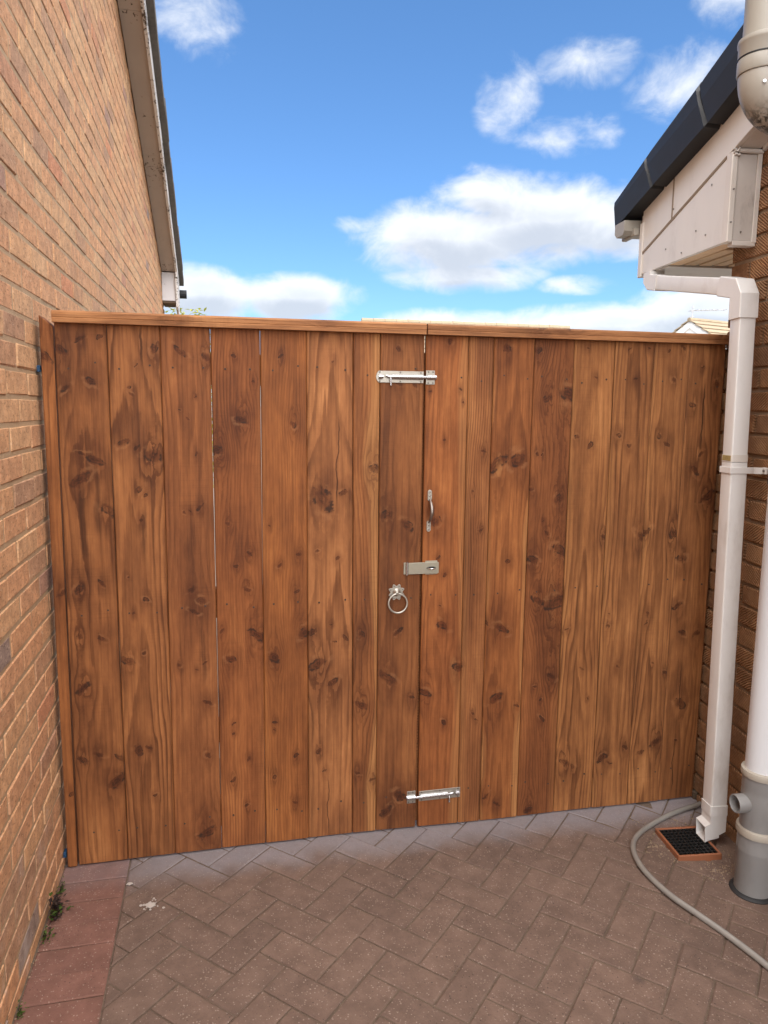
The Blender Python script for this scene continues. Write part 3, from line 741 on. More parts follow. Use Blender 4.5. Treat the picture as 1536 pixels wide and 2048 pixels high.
# ------------------------------------------------------------------ right house (own coordinates: wall face at x = 0, passage at x < 0)
BS = .325
RR = -1.9
def rz(y): return 2.222 + BS * (.557 - (y if y > RR else 2 * RR - y))   # lower edge of the barge board
RH = thing('brick_house', 'brown rustic brick house on the right with white cladding and black verge caps', 'house', HO, -HA)
b = MB(); b.prism([(-4.2, -.12), (.018, -.12), (.018, rz(.018)), (RR, rz(RR)), (-4.2, rz(-4.2))], 0, .0075, 6.0)
rwall = b.build('wall', M['mortar_brown'], RH, wc=False)
lay_bricks(rwall, M['rustic_brick'], 1.4675, .0768, -4.19, .024, -.10, lambda y: rz(y) - .02, 290, True, HM, 41, corner=True)
XB = -.108
# barge board of two lengths with a dark butt joint
def rboard(ya, yb, lo, hi, x0, x1, bev=.0015): return MB().prism([(ya, rz(ya) + lo), (yb, rz(yb) + lo), (yb, rz(yb) + hi), (ya, rz(ya) + hi)], 0, x0, x1, bev)
rboard(RR, .2935, .002, .21, XB, XB + .018).build('bargeboard', M['pvc_white'], RH, False)
rboard(.2985, .555, .002, .21, XB, XB + .018).build('bargeboard', M['pvc_white'], RH, False)
rboard(.2915, .3005, .004, .19, XB - .0015, XB + .016, 0).build('butt_joint', M['seam'], RH, False)
# wedge shaped eaves box under it
yn, yf, zb = -.115, .575, 2.137
MB().prism([(yn + .002, zb), (yf - .03, zb), (yf - .03, rz(yf - .03) - .003), (yn + .002, rz(yn) - .003)], 0, XB + .001, XB + .016, .0015).build('box_panel', M['pvc_white'], RH, False)
MB().prism([(yn + .04, rz(yn + .04) - .006), (.55, rz(.55) - .006), (.55, rz(.55) + .005), (yn + .04, rz(yn + .04) + .005)], 0, XB - .0012, XB + .014, 0).build('sealant', M['seam'], RH, False)
cs = MB(); cs.box(XB - .004, XB + .012, yf - .032, yf, zb - .012, rz(yf) + .14, .003); cs.build('corner_trim', M['pvc_edge'], RH, False)
cs = MB(); cs.box(XB - .004, XB + .018, yn - .004, yn + .034, zb - .004, rz(yn) - .006, .003); cs.build('corner_trim', M['pvc_edge'], RH, False)
cs = MB(); cs.box(XB + .0185, -.018, yn + .002, yn + .014, zb + .004, rz(yn) - .012, .0015); cs.build('end_panel', M['dirty_panel'], RH, False)
cs = MB(); cs.box(-.0175, .0, yn - .003, yn + .014, zb - .002, rz(yn) - .004, .002); cs.build('end_trim', M['pvc_edge'], RH, False)
cs = MB(); cs.box(XB + .019, -.002, yn - .001, yn + .03, zb - .014, zb + .0035, .002); cs.build('base_trim', M['pvc_edge'], RH, False)
cs = MB(); cs.box(XB + .019, -.001, yn - .012, yn + .012, rz(yn) - .011, rz(yn) + .002, .003); cs.build('cover_strip', M['pvc_edge'], RH, False)
cr = MB()
for k in range(26):
    a = Vector((XB + .008 + rng.uniform(-.012, .014), yn - .006 + rng.uniform(-.008, .01), rz(yn) - .008 + rng.uniform(-.012, .010)))
    cr.box(a.x - .004, a.x + .004, a.y - .003, a.y + .003, a.z - .003, a.z + .003, 0, 1, Matrix.Translation(a) @ Matrix.Rotation(rng.random() * 3, 4, 'X') @ Matrix.Rotation(rng.random() * 3, 4, 'Z') @ Matrix.Translation(-a))
tag(cr.build('old_sealant', M['dirty_panel'], RH, False), kind='stuff')
# soffit of the sloping verge, nearer the camera
rboard(RR, yn + .001, .003, .016, XB + .0185, -.012).build('soffit_board', M['pvc_edge'], RH, False)
rboard(RR, yn - .013, -.010, .010, -.0115, .004).build('wall_trim', M['pvc_edge'], RH, False)
# laths and cross board on the underside of the eaves box
for k in range(7):
    x0 = XB + .020 + k * .062
    l = MB(); l.box(x0, x0 + .050, yn + .032 if x0 < -.06 else .030, .330 - k * .003, zb + .001 + .0012 * (k % 2), zb + .013, .0015); l.build('lath', M['lath'], RH, False)
l = MB(); l.box(XB + .019, .60, .336, yf - .034, zb - .004, zb + .012, .0015); l.build('soffit_board', M['pvc_edge'], RH, False)
l = MB(); l.box(XB + .0185, -.001, yn + .0315, .029, zb + .0135, zb + .03); l.box(XB + .0185, .60, .0295, .335, zb + .0135, zb + .03); l.build('box_lining', M['bark'], RH, False)
# screws in the panels
sc = MB()
for (yy, zz) in ((.01, 2.36), (.03, 2.19), (.33, 2.20), (.285, 2.345), (-.098, 2.33), (.10, 2.22), (.20, 2.16)):
    sc.lathe([(.0001, -.0015), (.0032, -.001), (.0032, 0.001)], (XB - .0012, yy, zz), (1, 0, 0), 10)
for (xx, zz) in ((XB + .006, 2.20), (XB + .008, 2.31), (-.06, 2.17)):
    sc.lathe([(.0001, -.0015), (.0030, -.001), (.0030, 0.002)], (xx, yn - .0055 if xx < -.08 else yn - .001, zz), (0, 1, 0), 10)
tag(sc.build('screw_heads', M['screw'], RH, False), kind='stuff')
# roof and its interlocking verge caps
rf = MB(); rf.prism([(-4.4, rz(-4.4) + .20), (RR, rz(RR) + .20), (.66, rz(.66) + .20), (.66, rz(.66) + .26), (RR, rz(RR) + .28), (-4.4, rz(-4.4) + .26)], 0, -.085, 6.2)
rroof = rf.build('roof', M['tile_grey'], RH, False)
def cap(ya, yb, step):
    """one cap: an angled trough seen from its side, the lower end lapping the next"""
    A, B = ya, yb
    def ring(y, g):
        z = rz(y)
        lo, hi = z + .150 + .048 * sst(-.1, .7, y) - g, z + .325 + .012 * sst(0, .7, y) + g
        return [Vector((-.156 - g, y, lo + .008)), Vector((-.162 - g, y, lo + .10)), Vector((-.160 - g, y, hi - .035)), Vector((-.138 - g * .5, y, hi)), Vector((.06, y, hi - .004)),
                Vector((.06, y, hi - .02)), Vector((-.125, y, hi - .03)), Vector((-.128, y, lo + .012)), Vector((-.06, y, lo + .012)), Vector((-.06, y, lo))]
    def skew(r, dy):   # ends slope back towards the bottom
        zs = [p.z for p in r]; lo, hi = min(zs), max(zs)
        return [p + Vector((0, dy * ((hi - p.z) / (hi - lo) - .5), 0)) for p in r]
    sk = -.085
    rings = [skew(ring(A, .0), sk), skew(ring(A + .070, .0), sk), skew(ring(A + .077, .0095), sk), skew(ring(B, .0095), sk if step else sk * .2)]
    return MB().loops(rings)
ends = [.722, .400, .005, -.390, -.785, -1.18]
for i in range(5):
    o = cap(ends[i + 1] - .055, ends[i], i > 0).build('verge_cap', M['black_pvc'], rroof, False)
    if i == 0:
        st = MB(); st.lathe([(.0001, -.007), (.007, -.006), (.009, 0), (.009, .004)], (-.158, .60, rz(.60) + .20), (1, 0, 0), 12); st.build('stud', M['seal'], o, False)
    else:
        o.location = (-.0012 * (i % 2), 0, .0)
# gutter at the far eaves
gp = [(.60, 2.375), (.60, 2.330), (.612, 2.314), (.678, 2.314), (.70, 2.332), (.70, 2.375), (.696, 2.375), (.696, 2.336), (.676, 2.319), (.614, 2.319), (.604, 2.333), (.604, 2.375)]
MB().prism(gp, 0, -.166, 3.0).build('gutter', M['beige_pvc'], RH, False)
ge = MB(); ge.prism(gp[:6], 0, -.172, -.166, .001); ge.build('gutter_stop_end', M['beige_pvc'], RH, False)
gb = MB(); gb.box(-.135, -.110, .577, .708, 2.306, 2.340, .004); gb.build('gutter_bracket', M['beige_pvc'], RH, False)
fs = MB(); fs.box(-.095, 6, .5755, .592, 2.13, 2.40); fs.build('fascia', M['pvc_white'], RH, False)

# ------------------------------------------------------------------ gate
EDGE_T = [.058, .208, .366, .520, .677, .827, .983, 1.075, 1.2285]
EDGE_B = [.049, .207, .363, .521, .675, .828, .988, 1.076, 1.2265]
EDGE_T2 = [1.2345, 1.387, 1.479, 1.631, 1.784, 1.943, 2.100, 2.247, 2.398]
EDGE_B2 = [1.2365, 1.392, 1.480, 1.632, 1.784, 1.946, 2.101, 2.243, 2.398]
ORIGIN = [.060, .211, .366, .521, .677, .829, .985, 1.075, 1.234, 1.388, 1.477, 1.630, 1.782, 1.943, 2.099, 2.246]
GAPS = {2: .0010, 3: .0017, 4: .0011, 5: .0010}            # open joints that let daylight through
LOOK = {  # tint, ring frequency, u0, h0, hs, ring strength, sap left, sap right
    1: ((1.04, 1.08, 1.12), 105, .090, .020, .012, .62, 0, 0), 2: ((1.16, 1.24, 1.32), 110, .060, .010, .020, .58, 0, 0), 3: ((.94, .92, .95), 150, .075, .030, .010, .35, 0, 0),
    4: ((.94, .86, .80), 150, .20, .03, 0, .40, 0, .1), 5: ((1.02, .96, .82), 165, -.06, .03, 0, .35, .1, 0), 6: ((1.20, 1.30, 1.45), 100, .080, .015, .03, .75, .1, 0),
    7: ((.98, .97, .95), 130, -.03, .02, 0, .4, 0, 1.0), 8: ((.80, .78, .76), 150, .07, .05, .01, .35, 0, 0), 9: ((1.08, .98, .88), 150, .075, .02, .01, .35, 0, .55),
    10: ((.90, .90, .92), 160, .16, .03, 0, .5, .25, 0), 11: ((1.02, .96, .86), 135, .075, .02, .012, .36, .8, 1.0), 12: ((.86, .80, .76), 150, .22, .03, 0, .42, 0, .2),
    13: ((1.16, 1.27, 1.32), 120, .075, .010, .018, .60, .5, .1), 14: ((1.12, 1.23, 1.30), 118, .085, .012, .016, .62, .5, 0), 15: ((1.14, 1.26, 1.34), 122, .070, .010, .016, .60, .3, 0), 16: ((1.04, 1.12, 1.18), 120, .05, .02, .02, .45, 0, 0)}
CRACKS = {1: [(.052, 1.07, 1.28, .014, .6), (.100, 1.14, 1.34, .012, .5)], 2: [(.098, 1.68, 1.79, .006, .9), (.085, 1.08, 1.22, .012, .4)], 3: [(.11, .62, .80, .010, .4)], 6: [(.102, 1.24, 1.50, .0032, .85), (.070, .02, .22, .003, .8)],
          16: [(.071, 1.42, 1.64, .004, .95), (.058, .38, .54, .0032, .8), (.050, .04, .22, .003, .9)], 13: [(.06, .5, 1.2, .012, .25)], 8: [(.02, .9, 1.5, .016, .3)]}
def board(i, xt0, xt1, xb0, xb1, z0l, z0r, z1, leaf):
    """one upright board, front face at y = 0, with worn arrises and slightly wandering edges"""
    r = random.Random(100 + i); ox = ORIGIN[i - 1]
    n = 12; rings = []
    bow = r.uniform(-.0012, .0012); yo = r.uniform(-.0012, .0014)
    cz = .0030
    for k in range(n + 1):
        f = k / n
        zl = z0l + (z1 - z0l) * f; zr = z0r + (z1 - z0r) * f
        xl = xb0 + (xt0 - xb0) * f - ox + r.uniform(-.0005, .0005); xr = xb1 + (xt1 - xb1) * f - ox + r.uniform(-.0005, .0005)
        y = yo + bow * math.sin(math.pi * f)
        rings.append([(xl, y + cz, zl), (xl + cz, y, zl), (xr - cz, y, zr), (xr, y + cz, zr), (xr, y + .019, zr), (xl, y + .019, zl)])
    b = MB().loops(rings)
    tn, fq, u0, h0, hs, rg, sl, sr = LOOK[i]
    mt = wood_mat('gate_board_wood_%d' % i, sorted(KNOTS[i], key=lambda q: -q[2])[:18], 3 + i * 1.37, tn, fq, u0, h0, hs, rg, sl, sr, xt1 - xt0, cracks=CRACKS.get(i, ()))
    return b.build('board', mt, leaf, loc=(ox, 0, 0))
def leaf_boards(leaf, first, et, eb):
    for k in range(8):
        i = first + k
        gl, gr = GAPS.get(i - 1, .0021) / 2, GAPS.get(i, .0021) / 2
        if k == 0: gl = 0
        if k == 7: gr = 0
        za = zg(eb[k], 0) + .006; zb_ = zg(eb[k + 1], 0) + .006
        board(i, et[k] + gl, et[k + 1] - gr, eb[k] + gl, eb[k + 1] - gr, za, zb_, 1.7925, leaf)
GL = thing('gate_leaf', 'left leaf of the stained wooden gate, with the ring latch', 'gate', (.06, .01, 0))
GR = thing('gate_leaf', 'right leaf of the stained wooden gate, with the pull handle', 'gate', (2.4, .01, 0))
leaf_boards(GL, 1, EDGE_T, EDGE_B)
leaf_boards(GR, 9, EDGE_T2, EDGE_B2)
capw = [wood_mat('capping_wood_1', [(.006, .35, .010), (.02, .82, .012)], 41, (1.28, 1.55, 1.95), 170, -.02, .02, 0, .35, along=0),
        wood_mat('capping_wood_2', [(.012, .42, .016), (.020, .50, .012), (.004, 1.13, .014)], 57, (1.24, 1.48, 1.85), 170, -.02, .02, 0, .35, along=0)]
CP = [(-.022, 0), (-.022, .0125), (-.0205, .0145), (-.022, .0165), (-.022, .030), (-.017, .0355), (.048, .0355), (.048, 0)]
for j, (x0, x1, leaf) in enumerate(((.056, 1.2285, GL), (1.2335, 2.398, GR))):
    c = MB(); c.prism(CP, 0, 0, x1 - x0)
    for v in c.bm.verts: v.co.z += .0
    c.build('capping_rail', capw[j], leaf, loc=(x0, 0, 1.793))
    for zr_ in (1.665, .885, .125):
        rr_ = MB(); rr_.box(0, x1 - x0 - (.075 if j == 0 else .03), 0, .045, -.05, .05, .003); rr_.build('cross_rail', M['raw_wood'], leaf, loc=(x0 + .015, .0215, zr_))
    d = MB(); d.prism([(x0 + .05, .18), (x0 + .16, .18), (x1 - .06, .832), (x1 - .17, .832)] if j == 0 else [(x1 - .05, .18), (x1 - .16, .18), (x0 + .06, .832), (x0 + .17, .832)], 1, .0215, .064)
    d.build('brace', M['raw_wood'], leaf)
st_ = MB(); st_.box(1.180, 1.2470, .0225, .040, .01, 1.735, .002); st_.build('meeting_batten', M['raw_wood'], GL)
st_ = MB(); st_.box(1.2490, 1.300, .0665, .085, .01, 1.735, .002); st_.build('meeting_batten', M['raw_wood'], GR)
# nail heads in three rows, too small to count singly
for leaf, et, eb, rows in ((GL, EDGE_T, EDGE_B, (1.668, .882, .122)), (GR, EDGE_T2, EDGE_B2, (1.652, .892, .125))):
    nb = MB()
    for k in range(8):
        w = et[k + 1] - et[k]
        for zr_ in rows:
            for f in ((.24, .80) if w > .12 else (.5,)):
                x = et[k] + w * (f + rng.uniform(-.05, .05)); z = zr_ + rng.uniform(-.014, .014)
                nb.lathe([(.0001, -.0012), (.0030, -.0012), (.0036, .0006), (.0036, .004)], (x, 0, z), (0, 1, 0), 8)
    tag(nb.build('nail_heads', M['nail'], leaf), kind='stuff')
# post against the left wall, its head cut on the slant
pw = wood_mat('post_wood', [(.03, .95, .013), (.01, 1.69, .014), (.02, .26, .010)], 73, (1.05, 1.03, .98), 95, -.02, .02, 0, .45)
GP = thing('gate_post', 'narrow stained timber post between the left brick wall and the gate', 'gate post', (.03, .03, 0))
pb = MB(); pb.prism([(0, .002), (.0295, .002), (.040, 1.782), (.002, 1.815)], 1, -.004, .07, .0025)
pb.build('post', pw, GP, loc=(.0145, 0, 0))
rp = MB(); rp.box(0, .045, 0, .06, -.02, 1.78, .002)
GP2 = thing('gate_post', 'dark timber post behind the right edge of the gate', 'gate post', (2.42, .05, 0))
rp.build('post', M['raw_wood'], GP2, loc=(2.3995, .022, 0))
ft = MB(); ft.box(2.395, 2.425, -.012, .02, -.03, .012, .003); ft.build('packing_block', M['bark'], GP2)
for (lb, x, y, z) in (('small blue plastic packer high up beside the gate post', .0065, .012, 1.655), ('small blue plastic packer near the ground beside the gate post', .0065, .006, .045)):
    t = MB(); t.box(x - .005, x + .004, y - .004, y + .02, z - .010, z + .010, .0012)
    for k in range(4): t.box(x - .006, x + .0045, y - .0052, y - .0042, z - .008 + k * .005, z - .0055 + k * .005)
    o = t.build('plastic_packer', M['blue']); tag(o, lb, 'packer', 'blue packers by the post')

# --- ironmongery
def screws(pts, y, parent, mat='screw', r=.0034):
    b = MB()
    for (x, z) in pts:
        b.lathe([(.0001, -.0012), (r * .8, -.0011), (r, .0002), (r, .001)], (x, y, z), (0, 1, 0), 12)
    return tag(b.build('screw_heads', M[mat], parent), kind='stuff')
def barrel_bolt(x0, x1, zc, kx0, kx1, left_end, bolt_leaf, keep_leaf, label, tilt=0.0):
    """plate x0..x1 on one leaf, keep kx0..kx1 on the other; left_end: the bolt shoots to the right"""
    h = .0195
    p = MB()
    if left_end: prof = [(x1, zc - h), (x1, zc + h), (x0 + .006, zc + h), (x0, zc + h * .55), (x0 - .003, zc), (x0, zc - h * .55), (x0 + .006, zc - h)]
    else: prof = [(x0, zc - h), (x1, zc - h), (x1, zc + h), (x0, zc + h)]
    p.prism(prof, 1, -.0030, -.0006, .0005)
    plate = p.build('barrel_bolt', M['zinc'], bolt_leaf); plate['label'] = label
    s = 1 if left_end else -1
    e = x0 if left_end else x1                       # end away from the keep
    k = x1 if left_end else x0                       # end next to the keep
    # pressed barrel: half round, open at the slot
    def half(xa, xb, r, name, mat, par):
        rings = []
        for x in (xa, xb):
            rings.append([Vector((x, -.003 - r * math.sin(math.pi * q / 12) * 1.05, zc + r * math.cos(math.pi * q / 12))) for q in range(13)])
        b = MB().loops(rings); return b.build(name, M[mat], par, smooth=True)
    half(e + s * .050, k - s * .004, .0092, 'barrel', 'zinc_bright', plate)
    half(e + s * .006, e + s * .018, .0092, 'end_strap', 'zinc_bright', plate)
    rod = MB(); rod.tube([(e + s * .005, -.0085, zc), (e + s * .021, -.0085, zc)], .0058, 14)
    rod.tube([(e + s * .038, -.0085, zc), (k, -.0085, zc), ((kx1 - .006 if left_end else kx0 + .006), -.0085, zc)], .0055, 14)
    rod.build('sliding_bolt', M['zinc_bright'], plate, smooth=True)
    hd = MB(); hd.tube([(e + s * .046, -.010, zc - .002), (e + s * .046, -.015, zc - .010), (e + s * .046, -.015, zc - .026)], .0026, 10)
    hd.lathe([(.0001, -.0035), (.0035, -.002), (.0035, .002), (.0001, .0035)], (e + s * .046, -.015, zc - .027), (0, 0, 1), 10)
    hd.tube([(e + s * .030, -.009, zc + .003), (e + s * .046, -.0095, zc)], .0045, 10)
    hd.build('bolt_handle', M['zinc_bright'], plate, smooth=True)
    L_ = x1 - x0
    screws([(e + s * q * L_, zc + v) for q in (.06, .50, .94) for v in (-.0150, .0150)], -.0032, plate)
    kp = MB(); kh = .0235; kp.prism([(kx0, zc - kh), (kx1 - .004, zc - kh), (kx1 - .004, zc + kh), (kx0, zc + kh)] if left_end else [(kx0 + .003, zc - kh), (kx1, zc - kh), (kx1, zc + kh), (kx0 + .003, zc + kh)], 1, -.0030, -.0006, .0005)
    keep = kp.build('bolt_keep', M['zinc'], keep_leaf)
    half(kx0 + .003, kx1, .0092, 'staple', 'zinc_bright', keep) if left_end else half(kx0, kx1 - .003, .0092, 'staple', 'zinc_bright', keep)
    w = kx1 - kx0
    screws([(kx0 + w * q, zc + v) for q in (.25, .70) for v in (-.0185, .0185)], -.0032, keep)
barrel_bolt(1.063, 1.2265, 1.651, 1.2345, 1.2700, True, GL, GR, 'upper zinc barrel bolt shot across the gap')
barrel_bolt(1.2380, 1.398, .121, 1.189, 1.2245, False, GR, GL, 'lower zinc barrel bolt near the ground')
# pull handle
pl = MB()
def slot(cx, za, zb_, w):
    pts = [(cx + w * math.cos(R(a)), zb_ - w + w * math.sin(R(a))) for a in range(0, 181, 20)] + [(cx + w * math.cos(R(a)), za + w + w * math.sin(R(a))) for a in range(180, 361, 20)]
    return pts
pl.prism(slot(1.2565, 1.2255, 1.2650, .0075), 1, -.0034, -.0006, .0004)
pl.prism(slot(1.2545, 1.1165, 1.1560, .0075), 1, -.0034, -.0006, .0004)
ph_ = pl.build('pull_handle', M['zinc'], GR); ph_['label'] = 'zinc bow shaped pull handle'
gp_ = MB(); N_ = 16; path = []; rad = []
for q in range(N_ + 1):
    f = q / N_; z = 1.150 + (1.232 - 1.150) * f
    path.append((1.2545 + .002 * f, -.003 - .034 * math.sin(math.pi * f) ** .75, z)); rad.append(.0036 + .0030 * math.sin(math.pi * f))
gp_.tube(path, rad, 12); gp_.build('grip', M['steel_dark'], ph_, smooth=True)
screws([(1.2565, 1.257), (1.2563, 1.243), (1.2547, 1.125), (1.2549, 1.139)], -.0036, ph_, 'zinc_bright', .0038)
# hasp and staple
hs_ = MB(); hs_.prism([(1.181, .9665), (1.2915, .9665), (1.2935, .970), (1.2935, 1.0045), (1.2915, 1.0075), (1.181, 1.0075)], 1, -.0085, -.0055, .0006)
hasp = hs_.build('hasp', M['zinc_warm'], GL); hasp['label'] = 'zinc hasp closed over its staple'
kn_ = MB(); kn_.tube([(1.1775, -.0062, .9640), (1.1775, -.0062, 1.0095)], .0052, 14); kn_.build('hinge_knuckle', M['zinc_bright'], hasp, smooth=True)
bp = MB(); bp.box(1.166, 1.1770, -.0035, -.0006, .966, 1.008, .0005); bp.build('back_plate', M['zinc_warm'], hasp)
stp = MB(); stp.box(1.2450, 1.2885, -.0052, -.0008, .9630, 1.0120, .0006); kpl = stp.build('hasp_staple', M['zinc_warm'], GR)
lo_ = MB(); lo_.tube([(1.252 + .0, -.004, .987)] + [(1.2655 - .0135 * math.cos(R(a)), -.008 - .016 * math.sin(R(a)), .987) for a in range(0, 181, 15)] + [(1.279, -.004, .987)], .0026, 10); lo_.build('loop', M['zinc_bright'], kpl, smooth=True)
sl = MB(); sl.prism([(1.2655 + .018 * math.cos(R(a)), .987 + .0055 * math.sin(R(a))) for a in range(0, 360, 24)], 1, -.0089, -.0086); sl.build('slot', M['pit'], hasp)
# ring latch with scalloped rose
cx, cz_ = 1.1415, .9030
rose = [(cx + (.0262 + .0042 * math.cos(8 * R(a) )) * math.cos(R(a + 22.5)), cz_ + (.0262 + .0042 * math.cos(8 * R(a))) * math.sin(R(a + 22.5))) for a in range(0, 360, 6)]
rs_ = MB(); rs_.prism(rose, 1, -.0032, -.0006, .0005); rose_o = rs_.build('ring_latch', M['zinc'], GL); rose_o['label'] = 'ring latch with a scalloped rose plate'
bs = MB(); bs.lathe([(.0150, -.003), (.0140, -.007), (.0100, -.010), (.0060, -.0165), (.0001, -.018)], (cx, 0, cz_), (0, 1, 0), 24); bs.build('boss', M['zinc'], rose_o, smooth=True)
sp_ = MB(); sp_.tube([(cx, -.010, cz_ - .009), (cx, -.020, cz_ - .006), (cx, -.020, cz_ + .002)], .0042, 12); sp_.build('spindle', M['zinc'], rose_o, smooth=True)
rg_ = MB(); rc = (cx + .0015, -.0185, cz_ - .0365); rgs = []
for q in range(40):
    a = 2 * math.pi * q / 40; c = Vector((rc[0] + .0335 * math.cos(a), rc[1] + .004 * math.sin(a), rc[2] + .0335 * math.sin(a))); o_ = Vector((math.cos(a), 0, math.sin(a)))
    rgs.append([c + (o_ * math.cos(2 * math.pi * w / 10) + Vector((0, 1, 0)) * math.sin(2 * math.pi * w / 10)) * .0036 for w in range(10)])
rg_.loops(rgs, close=True); rg_.build('ring', M['zinc'], rose_o, smooth=True)
screws([(cx + .0235 * math.cos(R(a)), cz_ + .0235 * math.sin(R(a))) for a in (22.5, 67.5, 112.5, 157.5, 247.5, 292.5)], -.0034, rose_o, 'screw', .0022)

# ------------------------------------------------------------------ downpipe (right house coordinates)
base = hw(-.085, -.275, 0)
DP = thing('downpipe', 'square cream plastic downpipe with an open shoe over the drain', 'downpipe', base, -HA)
PX = -.085
def dpy(z): return -.208 - .064 * (1.93 - z) / 1.85
HALF = .0308
def mid(z): return (PX, dpy(z), z)
MB().tube([mid(.115), mid(1.372)], 0, square=(HALF, .005)).build('lower_pipe', M['pvc'], DP, smooth=True, mtx=HM)
MB().tube([mid(1.3745), mid(1.90)], 0, square=(HALF - .001, .005)).build('upper_pipe', M['pvc'], DP, smooth=True, mtx=HM)
MB().tube([mid(1.3735), mid(1.398)], 0, square=(HALF + .0006, .005)).build('pipe_joint', M['pvc_edge'], DP, smooth=True, mtx=HM)
gl = MB(); gl.box(PX - HALF - .0014, PX - HALF + .004, dpy(1.39) - HALF + .004, dpy(1.39) + HALF - .006, 1.377, 1.396, .001)
gl.build('glue_stain', plain('yellow_glue', (.33, .25, .10), .7, vary=.5, scale=120, grime=.6, grime_col=(.14, .10, .04)), DP, mtx=HM)
el = MB(); el.tube([mid(1.862), mid(1.938), (PX, -.191, 1.9655), (PX, -.100, 1.986)], 0, square=(HALF + .0035, .004)); el.build('offset_bend', M['pvc'], DP, mtx=HM)
sw = MB(); sw.tube([(PX, -.101, 1.9855), (PX, .395, 2.078)], 0, square=(HALF - .001, .005)); sw.build('offset_pipe', M['pvc'], DP, smooth=True, mtx=HM)
e2 = MB(); e2.tube([(PX, .385, 2.076), (PX, .452, 2.089), (PX, .470, 2.104), (PX, .471, 2.133)], 0, square=(HALF + .0022, .004)); e2.build('offset_bend', M['pvc'], DP, mtx=HM)
br = MB(); zb2 = 1.345; yb2 = dpy(zb2); w_ = HALF + .0035
br.box(PX - w_, PX - w_ + .003, yb2 - w_, yb2 + w_, zb2 - .011, zb2 + .011, .001)
br.box(PX - w_ + .0032, -.030, yb2 - w_, yb2 - w_ + .003, zb2 - .011, zb2 + .011, .001)
br.prism([(-.0300, yb2 - w_), (-.0300, yb2 - w_ + .003), (-.006, yb2 - w_ - .008), (-.006, yb2 - w_ - .011)], 2, zb2 - .011, zb2 + .011)
br.box(-.010, -.0005, yb2 - w_ - .030, yb2 - w_ - .0085, zb2 - .011, zb2 + .012, .002)
br.build('pipe_bracket', M['pvc'], DP, mtx=HM)
bsw = MB(); bsw.lathe([(.0001, -.003), (.0045, -.0025), (.0045, .001)], (-.0105, yb2 - w_ - .021, zb2 + .001), (1, 0, 0), 12); bsw.build('bracket_screw', M['screw'], DP, mtx=HM)
MB().tube([mid(.085), mid(.122)], 0, square=(HALF + .003, .005)).build('shoe_collar', M['pvc'], DP, smooth=True, mtx=HM)
yl = dpy(.05)
sh = MB(); sh.prism([(-.1155, .086), (-.0545, .086), (-.0545, .022), (-.132, -.016), (-.136, .046), (-.1155, .056)], 1, yl - HALF, yl + HALF)
sh.bm.faces.ensure_lookup_table()
fo = min(sh.bm.faces, key=lambda f: (f.calc_center_median() - Vector((-.134, yl, .015))).length)
bmesh.ops.inset_individual(sh.bm, faces=[fo], thickness=.0028)
ex = bmesh.ops.extrude_discrete_faces(sh.bm, faces=[fo])['faces'][0]
for v in ex.verts: v.co += Vector((.055, 0, .012))
sh.build('shoe', M['pvc'], DP, mtx=HM)

# ------------------------------------------------------------------ gully
GY = thing('drain_gully', 'black grid drain in a terracotta coloured square surround', 'drain', hw(-.19, -.285, -.03), -HA)
gx0, gx1, gy0, gy1, gz = -.272, -.108, -.378, -.200, -.013
fr = MB()
for (a, b_, c, d) in ((gx0, gx1, gy0, gy0 + .009), (gx0, gx1, gy1 - .009, gy1), (gx0, gx0 + .009, gy0 + .0093, gy1 - .0093), (gx1 - .009, gx1, gy0 + .0093, gy1 - .0093)):
    fr.box(a, b_, c, d, gz - .035, gz, .0022)
fr.build('surround', M['terracotta'], GY, mtx=HM)
gr = MB(); nx = 9
for k in range(nx + 1):
    x = gx0 + .0095 + (gx1 - gx0 - .019) * k / nx; gr.box(x - .0022, x + .0022, gy0 + .0095, gy1 - .0095, gz - .012, gz - .004, .0006)
    y = gy0 + .0095 + (gy1 - gy0 - .019) * k / nx; gr.box(gx0 + .0095, gx1 - .0095, y - .0022, y + .0022, gz - .013, gz - .0045, .0006)
gr.build('grid', M['black_grid'], GY, mtx=HM)
pt = MB(); pt.box(gx0 + .0092, gx1 - .0092, gy0 + .0092, gy1 - .0092, gz - .034, gz - .020); pt.build('sump', M['pit'], GY, mtx=HM)

# ------------------------------------------------------------------ soil pipe
sx, sy = 2.250, -.5335
zb0 = zg(sx, sy)
SP = thing('soil_pipe', 'thick grey and white soil pipe with open side bosses standing on the paving', 'pipe', (sx, sy, zb0))
MB().lathe([(.060, zb0 - .01), (.070, zb0 - .006), (.072, zb0 + .003), (.066, zb0 + .008), (.058, zb0 + .010)], (sx, sy, 0), seg=40).build('base_seal', M['seal'], SP, smooth=True)
MB().lathe([(.0585, zb0), (.0585, .040), (.0600, .046), (.0600, .112), (.0612, .118), (.0612, .122), (.0606, .126), (.0606, .166), (.060, .172)], (sx, sy, 0), seg=44).build('lower_socket', M['grey_pvc'], SP, smooth=True)
MB().lathe([(.0602, .1722), (.0655, .174), (.0668, .180), (.0668, .190), (.0655, .196), (.0590, .199)], (sx, sy, 0), seg=44).build('collar_ring', M['cream_ring'], SP, smooth=True)
MB().lathe([(.0580, .1992), (.0580, .225), (.0600, .245), (.0600, .318), (.0585, .326), (.0600, .334), (.0600, .374)], (sx, sy, 0), seg=44).build('boss_body', M['grey_pvc'], SP, smooth=True)
MB().lathe([(.0602, .3745), (.0648, .376), (.0660, .382), (.0660, .390), (.0648, .396), (.0565, .399)], (sx, sy, 0), seg=44).build('collar_ring', M['cream_ring'], SP, smooth=True)
